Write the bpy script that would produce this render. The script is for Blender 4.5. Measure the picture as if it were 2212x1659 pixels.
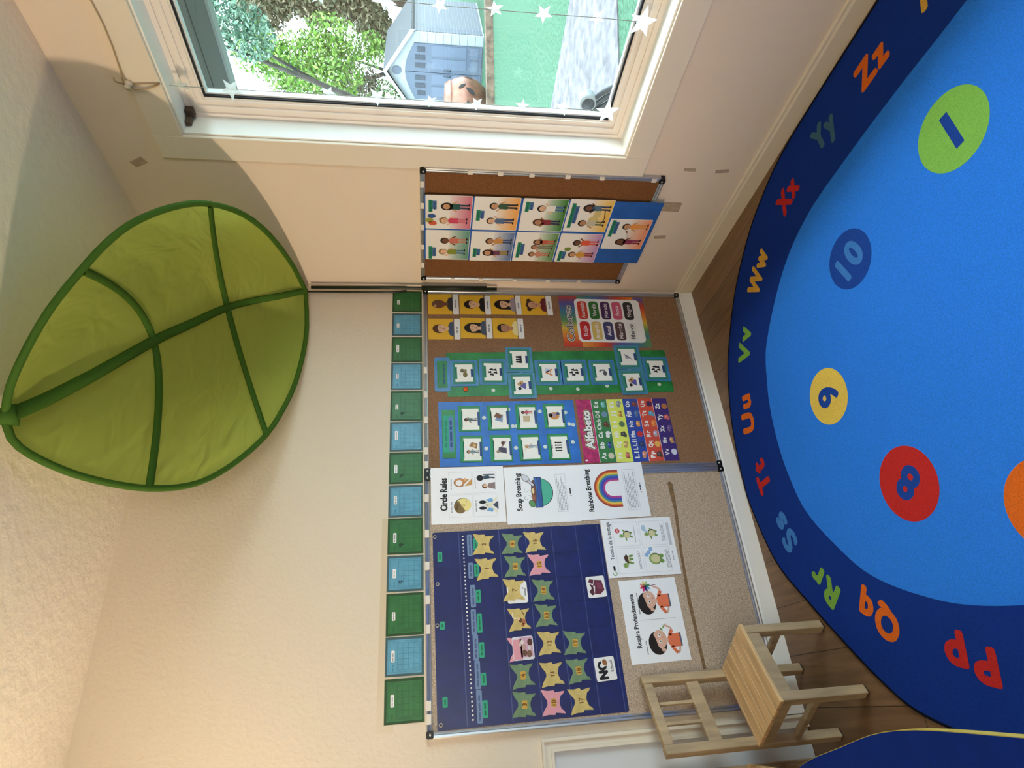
import bpy, math, random
from mathutils import Vector, Matrix
S = bpy.context.scene
for o in list(bpy.data.objects): bpy.data.objects.remove(o)
COL = S.collection
PI = math.pi

# ------------------------------------------------------------------ camera
cd = bpy.data.cameras.new('camera'); cam = bpy.data.objects.new('camera', cd); COL.objects.link(cam)
cd.sensor_fit = 'HORIZONTAL'; cd.sensor_width = 36.0; cd.lens = 36.0*1297.135/2212
cd.clip_start = 0.02; cd.clip_end = 200
right = Vector((0.877625, -0.479287, -0.007609)); down = Vector((-0.0768, -0.124923, -0.98919)); fwd = Vector((0.473155, 0.868722, -0.146445))
m = Matrix.Identity(4)                       # the phone was held on its side: picture right is the world's down
for i in range(3): m[i][0] = down[i]; m[i][1] = right[i]; m[i][2] = -fwd[i]
m[0][3], m[1][3], m[2][3] = -1.78832, -2.32306, 1.34939
cam.matrix_world = m
S.camera = cam

# ------------------------------------------------------------------ sky, lamps, exposure
w = bpy.data.worlds.new('world'); S.world = w; w.use_nodes = True
wn = w.node_tree; bg = wn.nodes['Background']
bg.inputs[0].default_value = (0.72, 0.86, 1.0, 1); bg.inputs[1].default_value = 13.0
S.view_settings.view_transform = 'Standard'; S.view_settings.look = 'None'
S.view_settings.exposure = 0.0; S.view_settings.gamma = 1.0
S.view_settings.use_curve_mapping = False
def lamp(name, typ, loc, power, col, rot=(0, 0, 0), **k):
    l = bpy.data.lights.new(name, typ); l.energy = power; l.color = col
    for a, b in k.items(): setattr(l, a, b)
    o = bpy.data.objects.new(name, l); o.location = loc; o.rotation_euler = rot; COL.objects.link(o); return o
lamp('sun_light', 'SUN', (0, 0, 8), 2.5, (1, .95, .85), (math.radians(38), math.radians(30), 0), angle=math.radians(20))
def aim(p, q): return (Vector(q)-Vector(p)).to_track_quat('-Z', 'Y').to_euler()
FL, UL = (-3.70, -0.52, 1.50), (-2.62, -0.75, 1.62)
lamp('reading_lamp_light', 'SPOT', FL, 205, (1, .80, .56), aim(FL, (0, -.75, 2.02)), shadow_soft_size=.06, spot_size=math.radians(62), spot_blend=.7)   # shaded lamp out of the picture on the left
lamp('uplight', 'SPOT', UL, 15, (1, .80, .54), aim(UL, (-2.3, -.45, 2.44)), shadow_soft_size=.08, spot_size=math.radians(135), spot_blend=.8)
lamp('room_fill_light', 'AREA', (-2.7, -3.2, 2.41), 12, (1, .88, .72), (0, 0, 0), shape='DISK', size=.5)  # unseen lamp, added as general fill for the room
lamp('front_fill_light', 'AREA', (-2.5, -4.86, 1.5), 92, (.70, .85, 1.0), (-PI/2, 0, 0), shape='RECTANGLE', size=1.6, size_y=1.2)   # added cool fill from behind the phone; the front wall has no window

# ------------------------------------------------------------------ materials
def lin(c): return tuple(((v/255)/12.92 if v/255 <= .04045 else ((v/255+.055)/1.055)**2.4) for v in c[:3])+(1,)
MC = {}
def M(rgb, rough=.55, spec=.35, metal=0, var=0, vscale=60, bump=0, bscale=200, stretch=None, rgb2=None, coat=0):
    key = (rgb, rough, spec, metal, var, vscale, bump, bscale, stretch, rgb2, coat)
    if key in MC: return MC[key]
    mt = bpy.data.materials.new('paint_%d_%d_%d' % rgb); mt.use_nodes = True
    n = mt.node_tree.nodes; L = mt.node_tree.links; b = n['Principled BSDF']
    b.inputs['Base Color'].default_value = lin(rgb); b.inputs['Roughness'].default_value = rough
    b.inputs['Specular IOR Level'].default_value = spec; b.inputs['Metallic'].default_value = metal
    b.inputs['Coat Weight'].default_value = coat
    if var or bump:
        tc = n.new('ShaderNodeTexCoord'); mp = n.new('ShaderNodeMapping'); L.new(tc.outputs['Object'], mp.inputs['Vector'])
        if stretch: mp.inputs['Scale'].default_value = stretch
    if var:
        t = n.new('ShaderNodeTexNoise'); t.inputs['Scale'].default_value = vscale; t.inputs['Detail'].default_value = 4
        L.new(mp.outputs[0], t.inputs['Vector'])
        r = n.new('ShaderNodeValToRGB'); L.new(t.outputs['Fac'], r.inputs['Fac']); L.new(r.outputs['Color'], b.inputs['Base Color'])
        c2 = rgb2 or tuple(int(max(0, v*(1-var))) for v in rgb)
        r.color_ramp.elements[0].position = .32; r.color_ramp.elements[0].color = lin(c2)
        r.color_ramp.elements[1].position = .68; r.color_ramp.elements[1].color = lin(rgb)
    if bump:
        t2 = n.new('ShaderNodeTexNoise'); t2.inputs['Scale'].default_value = bscale; t2.inputs['Detail'].default_value = 3
        L.new(mp.outputs[0], t2.inputs['Vector'])
        bp = n.new('ShaderNodeBump'); bp.inputs['Strength'].default_value = bump; bp.inputs['Distance'].default_value = .004
        L.new(t2.outputs['Fac'], bp.inputs['Height']); L.new(bp.outputs['Normal'], b.inputs['Normal'])
    MC[key] = mt; return mt
def translucent(rgb, amount, rough=.6, bump=0, bscale=8, name='cloth'):
    mt = bpy.data.materials.new(name); mt.use_nodes = True
    n = mt.node_tree.nodes; L = mt.node_tree.links; b = n['Principled BSDF']; out = n['Material Output']
    b.inputs['Base Color'].default_value = lin(rgb); b.inputs['Roughness'].default_value = rough
    b.inputs['Specular IOR Level'].default_value = .2
    t = n.new('ShaderNodeBsdfTranslucent'); t.inputs[0].default_value = lin(rgb)
    mx = n.new('ShaderNodeMixShader'); mx.inputs[0].default_value = amount
    L.new(b.outputs[0], mx.inputs[1]); L.new(t.outputs[0], mx.inputs[2]); L.new(mx.outputs[0], out.inputs['Surface'])
    if bump:
        tc = n.new('ShaderNodeTexCoord'); mp = n.new('ShaderNodeMapping'); mp.inputs['Scale'].default_value = (1, 1, 3.2); mp.inputs['Rotation'].default_value = (.5, .6, .4)
        L.new(tc.outputs['Object'], mp.inputs['Vector'])
        t2 = n.new('ShaderNodeTexNoise'); t2.inputs['Scale'].default_value = bscale; t2.inputs['Detail'].default_value = 2
        t2.inputs['Distortion'].default_value = .6
        L.new(mp.outputs[0], t2.inputs['Vector'])
        bp = n.new('ShaderNodeBump'); bp.inputs['Strength'].default_value = bump; bp.inputs['Distance'].default_value = .03
        L.new(t2.outputs['Fac'], bp.inputs['Height']); L.new(bp.outputs['Normal'], b.inputs['Normal']); L.new(bp.outputs['Normal'], t.inputs['Normal'])
    return mt
def pane_mat():
    mt = bpy.data.materials.new('window_glass'); mt.use_nodes = True
    n = mt.node_tree.nodes; L = mt.node_tree.links; out = n['Material Output']
    n.remove(n['Principled BSDF'])
    tr = n.new('ShaderNodeBsdfTransparent'); tr.inputs[0].default_value = (.9, .95, .93, 1)
    gl = n.new('ShaderNodeBsdfGlossy'); gl.inputs['Roughness'].default_value = .02
    mx = n.new('ShaderNodeMixShader'); mx.inputs[0].default_value = .05; L.new(tr.outputs[0], mx.inputs[1]); L.new(gl.outputs[0], mx.inputs[2])
    L.new(mx.outputs[0], out.inputs['Surface']); return mt
def floor_mat():
    mt = bpy.data.materials.new('laminate_floor'); mt.use_nodes = True
    n = mt.node_tree.nodes; L = mt.node_tree.links; b = n['Principled BSDF']
    tc = n.new('ShaderNodeTexCoord'); mp = n.new('ShaderNodeMapping'); mp.inputs['Rotation'].default_value = (0, 0, PI/2)
    L.new(tc.outputs['Object'], mp.inputs['Vector'])
    br = n.new('ShaderNodeTexBrick'); br.inputs['Scale'].default_value = 1; br.inputs['Brick Width'].default_value = 1.2; br.inputs['Row Height'].default_value = .17
    br.inputs['Mortar Size'].default_value = .0015; br.inputs['Color1'].default_value = lin((146, 112, 80)); br.inputs['Color2'].default_value = lin((130, 98, 70)); br.inputs['Mortar'].default_value = lin((60, 42, 28))
    L.new(mp.outputs[0], br.inputs['Vector'])
    m2 = n.new('ShaderNodeMapping'); m2.inputs['Scale'].default_value = (28, 2.2, 1); L.new(tc.outputs['Object'], m2.inputs['Vector'])
    t = n.new('ShaderNodeTexNoise'); t.inputs['Scale'].default_value = 1.0; t.inputs['Detail'].default_value = 6; t.inputs['Distortion'].default_value = 1.2
    L.new(m2.outputs[0], t.inputs['Vector'])
    r = n.new('ShaderNodeValToRGB'); r.color_ramp.elements[0].position = .3; r.color_ramp.elements[0].color = (.5, .47, .44, 1); r.color_ramp.elements[1].position = .7; r.color_ramp.elements[1].color = (1, 1, 1, 1)
    L.new(t.outputs['Fac'], r.inputs['Fac'])
    mx = n.new('ShaderNodeMix'); mx.data_type = 'RGBA'; mx.blend_type = 'MULTIPLY'; mx.inputs[0].default_value = .8
    L.new(br.outputs['Color'], mx.inputs[6]); L.new(r.outputs['Color'], mx.inputs[7]); L.new(mx.outputs[2], b.inputs['Base Color'])
    b.inputs['Roughness'].default_value = .42; b.inputs['Specular IOR Level'].default_value = .4
    return mt

WHITE = M((232, 230, 226), .5); PAPER = M((236, 236, 238), .42, .4)
BLACK = M((18, 18, 20), .5); INK = M((28, 26, 30), .6); GREY = M((150, 150, 156), .6); LGREY = M((196, 198, 204), .6)
ALU = M((190, 192, 196), .32, .5, .85); PLAST = M((16, 15, 16), .4)
CORK = M((210, 186, 162), .85, .15, 0, .32, 260, .25, 420)
CORKR = M((162, 122, 90), .85, .15, 0, .3, 260, .25, 420)

# ------------------------------------------------------------------ object helpers
def put(o, label=None, cat=None, group=None, kind=None, parent=None):
    if o.name not in COL.objects: COL.objects.link(o)
    if parent: o.parent = parent
    if label: o['label'] = label
    if cat: o['category'] = cat
    if group: o['group'] = group
    if kind: o['kind'] = kind
    return o
def empty(name, loc, rot=(0, 0, 0), **k):
    o = bpy.data.objects.new(name, None); o.location = loc; o.rotation_euler = rot; o.empty_display_size = .05
    return put(o, **k)
class MB:
    """collects solids into one mesh"""
    def __init__(s): s.v = []; s.f = []; s.mi = []; s.mats = []; s.sm = []
    def mat(s, m):
        if m not in s.mats: s.mats.append(m)
        return s.mats.index(m)
    def add(s, vs, fs, m, smooth=False):
        k = len(s.v); i = s.mat(m); s.v += [tuple(v) for v in vs]
        for f in fs: s.f.append([k+j for j in f]); s.mi.append(i); s.sm.append(smooth)
    def box(s, a, b, m, xf=None):
        (x0, y0, z0), (x1, y1, z1) = a, b
        vs = [(x0, y0, z0), (x1, y0, z0), (x1, y1, z0), (x0, y1, z0), (x0, y0, z1), (x1, y0, z1), (x1, y1, z1), (x0, y1, z1)]
        if xf: vs = [xf @ Vector(v) for v in vs]
        s.add(vs, [(3, 2, 1, 0), (4, 5, 6, 7), (0, 1, 5, 4), (1, 2, 6, 5), (2, 3, 7, 6), (3, 0, 4, 7)], m); return s
    def prism(s, pts, axis, a, b, m):
        """outline pts (2D) extruded along axis from a to b"""
        def P(p, t): return {0: (t, p[0], p[1]), 1: (p[0], t, p[1]), 2: (p[0], p[1], t)}[axis]
        n = len(pts); vs = [P(p, a) for p in pts]+[P(p, b) for p in pts]
        s.add(vs, [list(range(n))[::-1], list(range(n, 2*n))]+[(i, (i+1) % n, n+(i+1) % n, n+i) for i in range(n)], m); return s
    def tube(s, pts, r, m, n=8, flat=None, closed=False, cap=True):
        """tube along points; flat=(normal, w, h) gives an oval section"""
        P = [Vector(p) for p in pts]; N = len(P); rings = []; prev = None
        for i, p in enumerate(P):
            t = (P[(i+1) % N]-P[i-1]) if closed else (P[min(i+1, N-1)]-P[max(i-1, 0)])
            t.normalize()
            if prev is None:
                u = Vector((0, 0, 1)) if abs(t.z) < .9 else Vector((1, 0, 0))
            else: u = prev
            a = (u-t*u.dot(t)).normalized(); b = t.cross(a); prev = a
            rr = r[i] if isinstance(r, (list, tuple)) else r
            rings.append([p+a*(math.cos(2*PI*k/n)*rr)+b*(math.sin(2*PI*k/n)*rr) for k in range(n)])
        vs = [v for q in rings for v in q]; fs = []
        for i in range(N if closed else N-1):
            j = (i+1) % N
            for k in range(n): fs.append((i*n+k, i*n+(k+1) % n, j*n+(k+1) % n, j*n+k))
        if cap and not closed: fs += [tuple(range(n))[::-1], tuple((N-1)*n+k for k in range(n))]
        s.add(vs, fs, m, True); return s
    def lathe(s, prof, m, n=32, c=(0, 0, 0), smooth=True):
        vs = [(c[0]+r*math.cos(2*PI*k/n), c[1]+r*math.sin(2*PI*k/n), c[2]+z) for r, z in prof for k in range(n)]
        fs = [(i*n+k, i*n+(k+1) % n, (i+1)*n+(k+1) % n, (i+1)*n+k) for i in range(len(prof)-1) for k in range(n)]
        s.add(vs, fs, m, smooth); return s
    def build(s, name, parent=None, loc=(0, 0, 0), rot=(0, 0, 0), bevel=0, **k):
        me = bpy.data.meshes.new(name); me.from_pydata(s.v, [], s.f)
        for mt in s.mats: me.materials.append(mt)
        me.polygons.foreach_set('material_index', s.mi); me.polygons.foreach_set('use_smooth', s.sm); me.update()
        o = bpy.data.objects.new(name, me); o.location = loc; o.rotation_euler = rot
        if bevel:
            md = o.modifiers.new('bevel', 'BEVEL'); md.width = bevel; md.segments = 2; md.limit_method = 'ANGLE'; md.angle_limit = .6
        return put(o, parent=parent, **k)
TX = {}
def textmesh(s, bold, res=2, gap=1.0):
    if (s, bold, gap) not in TX:
        c = bpy.data.curves.new('t', 'FONT'); c.body = s; c.size = 1; c.resolution_u = res; c.offset = bold; c.space_character = gap
        o = bpy.data.objects.new('t', c); me = bpy.data.meshes.new_from_object(o)
        TX[(s, bold, gap)] = ([(v.co.x, v.co.y) for v in me.vertices], [tuple(p.vertices) for p in me.polygons])
        bpy.data.objects.remove(o); bpy.data.meshes.remove(me); bpy.data.curves.remove(c)
    return TX[(s, bold, gap)]
def ell(x, y, rx, ry, n=20, a0=0, a1=2*PI, rot=0):
    full = abs(a1-a0) > 6.2; N = n if full else n+1
    q = [(rx*math.cos(a0+(a1-a0)*i/n), ry*math.sin(a0+(a1-a0)*i/n)) for i in range(N)]
    c, s_ = math.cos(rot), math.sin(rot)
    return [(x+a*c-b*s_, y+a*s_+b*c) for a, b in q]
def rr(x0, y0, x1, y1, r, n=4):
    pts = []
    for cx, cy, a in ((x1-r, y1-r, 0), (x0+r, y1-r, 90), (x0+r, y0+r, 180), (x1-r, y0+r, 270)):
        pts += [(cx+r*math.cos(math.radians(a+90*i/n)), cy+r*math.sin(math.radians(a+90*i/n))) for i in range(n+1)]
    return pts
class Art(MB):
    """a flat printed or cut thing: a slab of thickness t with printed shapes on its face.  up='wall': face looks to -y.  up='floor': face looks up"""
    E = .00022
    def __init__(s, t=.0006, up='wall'): MB.__init__(s); s.t = t; s.up = up; s.X = (0, 0, 1, 0)
    def P(s, p, d):
        cx, cy, sc, r = s.X; c, q = math.cos(r), math.sin(r)
        x = cx+sc*(p[0]*c-p[1]*q); y = cy+sc*(p[0]*q+p[1]*c)
        return (x, -d, y) if s.up == 'wall' else (x, y, d)
    def at(s, cx=0, cy=0, sc=1, r=0): s.X = (cx, cy, sc, r); return s
    def slab(s, pts, m, side=None):
        n = len(pts); vs = [s.P(p, 0) for p in pts]+[s.P(p, s.t) for p in pts]
        s.add(vs, [list(range(n))[::-1], list(range(n, 2*n))], m)
        s.add(vs, [(i, (i+1) % n, n+(i+1) % n, n+i) for i in range(n)], side or m); return s
    def poly(s, pts, m, k=1): s.add([s.P(p, s.t+k*s.E) for p in pts], [list(range(len(pts)))], m); return s
    def rect(s, x0, y0, x1, y1, m, k=1): return s.poly([(x0, y0), (x1, y0), (x1, y1), (x0, y1)], m, k)
    def rrect(s, x0, y0, x1, y1, r, m, k=1): return s.poly(rr(x0, y0, x1, y1, r), m, k)
    def disc(s, x, y, rx, m, k=1, ry=None, rot=0, n=20): return s.poly(ell(x, y, rx, ry or rx, n, rot=rot), m, k)
    def ring(s, x, y, r0, r1, m, k=1, a0=0, a1=2*PI, n=28, sy=1):
        for i in range(n):
            a, b = a0+(a1-a0)*i/n, a0+(a1-a0)*(i+1)/n
            s.poly([(x+r*math.cos(t), y+sy*r*math.sin(t)) for r, t in ((r0, a), (r1, a), (r1, b), (r0, b))], m, k)
        return s
    def line(s, pts, w, m, k=1):
        for (x0, y0), (x1, y1) in zip(pts, pts[1:]):
            d = math.hypot(x1-x0, y1-y0) or 1e-9; nx, ny = -(y1-y0)/d*w/2, (x1-x0)/d*w/2
            s.poly([(x0+nx, y0+ny), (x0-nx, y0-ny), (x1-nx, y1-ny), (x1+nx, y1+ny)], m, k)
        return s
    def box_line(s, x0, y0, x1, y1, w, m, k=1): return s.line([(x0, y0), (x1, y0), (x1, y1), (x0, y1), (x0, y0)], w, m, k)
    def text(s, t, x, y, h, m, k=2, bold=.02, width=None, rot=0, squash=1, fat=0, res=2, gap=1.0):
        vs, fs = textmesh(t, bold, res, gap)
        x0 = min(v[0] for v in vs); x1 = max(v[0] for v in vs)
        sy = h/.70; sx = (width/(x1-x0)) if width else sy*squash
        c, q = math.cos(rot), math.sin(rot)
        stamps = [(fat*math.cos(PI*i/4), fat*math.sin(PI*i/4)) for i in range(8)] if fat else [(0, 0)]   # thick letters: the outline swept round a small circle
        for i, (fx, fy) in enumerate(stamps):
            out = []
            for a, b in vs:
                u, v = (a-(x0+x1)/2)*sx+fx, (b-.35)*sy+fy
                out.append((x+u*c-v*q, y+u*q+v*c))
            s.add([s.P(p, s.t+(k+i*.04)*s.E) for p in out], fs, m)
        return s
    def scribble(s, x0, x1, y, h, m, k=2, gap=.25, seed=1):
        """print too small to read: word-length dashes"""
        r = random.Random(seed); x = x0
        while x < x1-h:
            l = min(h*r.uniform(1.5, 5), x1-x); s.rect(x, y-h/2, x+l, y+h/2, m, k); x += l+h*(.6+gap)
        return s
def wall_place(wall, a, z, d, tilt=0):
    if wall == 'b': return (a, -d, z), (0, -tilt, 0)
    return (-d, -a, z), (0, -tilt, -PI/2)
def sheet(art, name, wall, a, z, d, tilt, label, cat, group=None):
    loc, rot = wall_place(wall, a, z, d, tilt)
    return art.build(name, loc=loc, rot=rot, label=label, cat=cat, group=group)

# ------------------------------------------------------------------ the room
PAINT = M((222, 206, 184), .62, .25, bump=.5, bscale=70)
PAINTR = M((228, 208, 186), .62, .25, bump=.10, bscale=140)
CEIL = M((238, 226, 206), .75, .2, bump=1.0, bscale=30)
TRIMW = M((228, 214, 194), .5, .3); VINYL = M((238, 226, 214), .42, .4); REVEAL = M((240, 238, 232), .5, .3)
BASE = M((238, 234, 228), .35, .5)
def struct(mb, name, **k): return mb.build(name, kind='structure', **k)
H = 2.44
WY0, WY1, WZ0, WZ1 = -2.52, -.825, .59, 2.145       # window opening
struct(MB().box((-4.7, -4.9, -.06), (.2, .15, 0), floor_mat()), 'floor')
struct(MB().box((-4.7, -4.9, H), (.2, .15, H+.06), CEIL), 'ceiling')
struct(MB().box((-4.7, 0, 0), (0, .15, H), PAINT), 'wall_back')
b = MB().box((0, WY1, 0), (.2, .15, H), PAINTR).box((0, -4.9, 0), (.2, WY0, H), PAINTR)
b.box((0, WY0, 0), (.2, WY1, WZ0), PAINTR).box((0, WY0, WZ1), (.2, WY1, H), PAINTR)
struct(b, 'wall_right')
struct(MB().box((-4.85, -4.9, 0), (-4.7, .15, H), PAINT), 'wall_left')
struct(MB().box((-4.7, -5.05, 0), (.2, -4.9, H), PAINT), 'wall_front')
def skirting(lo, hi, axis, mname, BASE):
    prof = [(0, 0), (-.013, 0), (-.013, .062), (-.009, .070), (-.009, .078), (-.004, .084), (0, .084)]
    mb = MB()
    if axis == 0: mb.prism([(y, z) for y, z in prof], 0, lo, hi, BASE)
    else: mb.prism([(x, z) for x, z in prof], 1, lo, hi, BASE)
    struct(mb, mname)
skirting(-1.885, -.0, 0, 'baseboard_back', BASE)
skirting(-4.9, -.014, 1, 'baseboard_right', M((226, 208, 182), .45, .35))  # same white paint as the back; warmer light put into the colour
# window casing, frame, glass
def ring_frame(mb, x0, x1, oy0, oy1, oz0, oz1, iy0, iy1, iz0, iz1, mt):
    mb.box((x0, iy1, oz0), (x1, oy1, oz1), mt).box((x0, oy0, oz0), (x1, iy0, oz1), mt)
    mb.box((x0, iy0, oz0), (x1, iy1, iz0), mt).box((x0, iy0, iz1), (x1, iy1, oz1), mt)
cs = MB(); ring_frame(cs, -.013, 0, WY0-.095, -.73, .497, 2.24, WY0, WY1, WZ0, WZ1, TRIMW); struct(cs, 'trim_1', bevel=.003)
rv = MB(); ring_frame(rv, .001, .085, WY0, WY1, WZ0, WZ1, WY0+.006, WY1-.006, WZ0+.006, WZ1-.006, REVEAL)
wf = MB()
for x0, o, i in ((.083, .006, .022), (.090, .022, .040), (.086, .040, .048), (.094, .048, .066), (.100, .066, .071)):
    ring_frame(wf, x0, .15, WY0+o, WY1-o, WZ0+o, WZ1-o, WY0+i, WY1-i, WZ0+i, WZ1-i, VINYL)
win = struct(wf, 'window_1')
rv.build('reveal_lining', parent=win)
gk = MB(); ring_frame(gk, .104, .13, WY0+.071, WY1-.071, WZ0+.071, WZ1-.071, WY0+.077, WY1-.077, WZ0+.077, WZ1-.077, M((28, 30, 40), .4)); gk.build('gasket', parent=win)
gb = MB(); ring_frame(gb, .112, .128, WY0+.077, WY1-.077, WZ0+.077, WZ1-.077, WY0+.083, WY1-.083, WZ0+.083, WZ1-.083, M((225, 232, 236), .35)); gb.build('glazing_bead', parent=win)
MB().box((.117, WY0+.08, WZ0+.08), (.121, WY1-.08, WZ1-.08), pane_mat()).build('pane', parent=win)
lt = MB().box((.058, -.872, 2.112), (.083, -.842, 2.138), M((70, 55, 48), .5)).box((.03, -.85, 2.12), (.06, -.834, 2.139), M((90, 74, 62), .6))
lt.build('latch', parent=win, bevel=.002, label='dark brown latch in the top corner of the window')
# low white panelled door left of the boards
dr = MB(); x1, zt = -1.888, .967
MO = M((222, 210, 190), .45)
for k, (o, i, y) in enumerate(((0, .010, .020), (.010, .030, .012), (.030, .040, .019))):
    dr.box((-2.75, -y, zt-i), (x1-o, 0, zt-o), MO).box((x1-i, -y, 0), (x1-o, 0, zt-i), MO).box((-2.75, -y, 0), (-2.75+.01, 0, zt-i), MO)
struct(dr, 'trim_2')
struct(MB().box((-2.745, -.006, .002), (x1-.041, -.0005, zt-.041), M((206, 206, 206), .4)), 'door_1')

# ------------------------------------------------------------------ outside the window
G = -.2
TURF = M((68, 96, 76), .95, .05, 0, .30, 30, .8, 120)
lw = MB(); lw.box((.2, -14, G-.05), (40, 40, G), TURF); struct(lw, 'lawn')
pa = MB(); pa.prism([(4.2, 5.0), (.9, 5.0), (.9, 1.26), (2.448, .534), (3.064, .245), (4.2, -.29), (4.76, -.2), (4.62, 1.11), (4.49, 2.33)], 2, G, G+.012, M((103, 98, 100), .95, .1, 0, .25, 9, .5, 60))
struct(pa, 'garden_path')
ti = MB(); TW = M((109, 91, 77), .9, .1, 0, .35, 9, .5, 20)
ti.box((0, -.22, 0), (7.0, 0, .16), TW, Matrix.Translation((9.1, 6.35, G)) @ Matrix.Rotation(math.radians(-23), 4, 'Z'))
ti.build('timber_edging', kind='structure')
ea = MB(); SOF = M((78, 78, 78), .8)
ea.box((.2, -6, 2.25), (.70, 6, 2.28), SOF).box((.715, -6, 2.25), (.925, 6, 2.28), SOF).box((.70, -6, 2.262), (.715, 6, 2.28), M((55, 57, 57), .8))
ea.box((.925, -6, 2.238), (.985, 6, 2.40), M((116, 123, 121), .6)); struct(ea, 'roof_eave')
# garden shed
shed = empty('garden_shed', (12.717, 6.487, G), (0, 0, math.atan2(.245, .97)), label='white garden shed with grey double doors and ribbed grey roof, beyond the lawn', cat='shed')
SW, SD, SE, SP = 1.80, 2.7, 1.77, 2.43        # local: x goes back, y goes left along the front, z up
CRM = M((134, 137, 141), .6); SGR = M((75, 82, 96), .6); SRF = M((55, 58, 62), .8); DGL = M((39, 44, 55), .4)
bd = MB().prism([(0, 0), (SW, 0), (SW, SE), (SW/2, SP-.04), (0, SE)], 0, 0, SD, CRM)
for k in range(9):                                                   # clapboards beside the doors and on the side wall
    z = .02+k*.195
    bd.box((-.012, .005, z), (0, .225, z+.18), CRM); bd.box((-.012, SW-.225, z), (0, SW-.005, z+.18), CRM)
bd.build('body', parent=shed)
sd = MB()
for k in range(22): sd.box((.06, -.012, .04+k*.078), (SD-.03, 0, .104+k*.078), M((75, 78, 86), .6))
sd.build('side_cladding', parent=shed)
rf = MB(); n = 26
for sgn in (0, 1):
    for k in range(n):
        xa = -.12+k*(SD+.2)/n; xb = xa+(SD+.2)/n*.86
        y0, y1 = (-.09, SW/2) if sgn == 0 else (SW+.09, SW/2)
        z0, z1 = SE-.05, SP
        rf.add([(xa, y0, z0), (xb, y0, z0), (xb, y1, z1), (xa, y1, z1), (xa, y0, z0+.05), (xb, y0, z0+.05), (xb, y1, z1+.05), (xa, y1, z1+.05)], [(0, 1, 2, 3), (4, 5, 6, 7), (0, 1, 5, 4), (1, 2, 6, 5), (2, 3, 7, 6), (3, 0, 4, 7)], SRF)
    rf.add([(-.1, y0, z0-.01), (SD+.05, y0, z0-.01), (SD+.05, y1, z1-.01), (-.1, y1, z1-.01)], [(0, 1, 2, 3)], SRF)
rf.build('roof', parent=shed)
fa = MB()
for y0 in (-.09, SW+.09):
    fa.prism([(y0, SE-.09), (SW/2, SP-.04), (SW/2, SP+.05), (y0, SE+.01)], 0, -.15, -.12, CRM)
fa.build('bargeboard', parent=shed)
for s in (0, 1):
    ya, yb = (.24, SW/2-.006) if s == 0 else (SW/2+.006, SW-.24)
    arc = [(ya+(yb-ya)*k/8, 1.70+.24*math.cos((ya+(yb-ya)*k/8-SW/2)/(SW/2-.24)*PI/2)) for k in range(9)]
    d = MB().prism([(ya, .03), (yb, .03)]+arc[::-1], 0, -.035, 0, SGR)
    dd = d.build('door', parent=shed)
    for k in range(3):
        y = ya+.075+k*.185
        q = MB().box((-.046, y, 1.44), (-.035, y+.11, 1.64+.05*min(1, abs((0 if s == 0 else 2)-k)+.0)), DGL); q.build('door_window', parent=dd)
    pn = MB()
    for a, c in ((.03, .27), (.33, .57)):
        pn.box((-.042, ya+a, .42), (-.035, ya+c, 1.28), M((82, 90, 105), .6)).box((-.042, ya+a, .12), (-.035, ya+c, .33), M((82, 90, 105), .6))
    pn.build('door_panel', parent=dd)
    hy = yb-.06 if s == 0 else ya+.06
    MB().tube([(-.05, hy, .80), (-.085, hy, .83), (-.085, hy, .95), (-.05, hy, .98)], .012, M((53, 57, 66), .4)).build('handle', parent=dd)
MB().prism(ell(SW/2, SP-.28, .10, .12, 20), 0, -.02, 0, SGR).build('gable_vent', parent=shed)
# copper globe
pot = empty('fire_globe', (10.75, 7.02, G), label='big round copper fire globe with leaf shaped cut outs, on the lawn', cat='fire pit')
CU = M((134, 89, 71), .4, .5, .4, .18, 7, .15, 14); DK = M((27, 23, 23), .7)
prof = [(.34, 0), (.46, .08), (.60, .26), (.66, .46), (.655, .62), (.60, .80), (.565, .86), (.58, .88), (.565, .90), (.52, .97), (.50, 1.0), (.47, 1.0), (.48, .95)]
gl = MB().lathe(prof, CU, 40); gl.build('globe', parent=pot)
lf = [(-.5, 0), (-.25, .16), (0, .22), (.3, .16), (.62, .02), (.3, -.14), (.05, -.2), (-.2, -.13)]
for ang, zc, sc, ro in ((-112, .42, .26, .9), (-140, .48, .22, .2), (-100, .62, .2, 2.2), (-165, .40, .24, .7), (-70, .45, .22, 1.2)):
    a0 = math.radians(ang); vs = []
    for x, y in lf:
        u, v = sc*(x*math.cos(ro)-y*math.sin(ro)), sc*(x*math.sin(ro)+y*math.cos(ro)); z = zc+v
        r = .672-.35*(z-.5)**2*1.2; t = a0+u/r
        vs.append((r*math.cos(t), r*math.sin(t), z))
    co = MB(); co.add(vs, [list(range(len(vs)))], DK); co.build('cut_out', parent=pot)
# hose reel on the outside wall
hs = empty('hose_reel', (.46, -.735, .60), label='coiled grey garden hose with round end cap, outside the lower window corner', cat='hose')
HG = M((62, 66, 73), .6)
for k in range(5):
    r0 = .150+.022*k; MB().tube([(.01+.012*math.sin(k*2.1), r0*math.cos(t)+.17, r0*math.sin(t)-.17) for t in [2*PI*i/36 for i in range(36)]], .0115, HG, closed=True).build('hose_coil', parent=hs)
MB().tube([(-.05, .0, .055), (.0, .0, .055)], .034, M((134, 139, 146), .4), n=24).build('end_cap', parent=hs)
MB().tube([(-.052, .0, .055), (-.045, .0, .055)], .028, M((50, 53, 64), .5), n=24).build('cap_face', parent=hs)
MB().tube([(.03, .06, .0), (.03, .06, -.80)], .016, M((85, 89, 96), .6), n=8).build('post', parent=hs)

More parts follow.
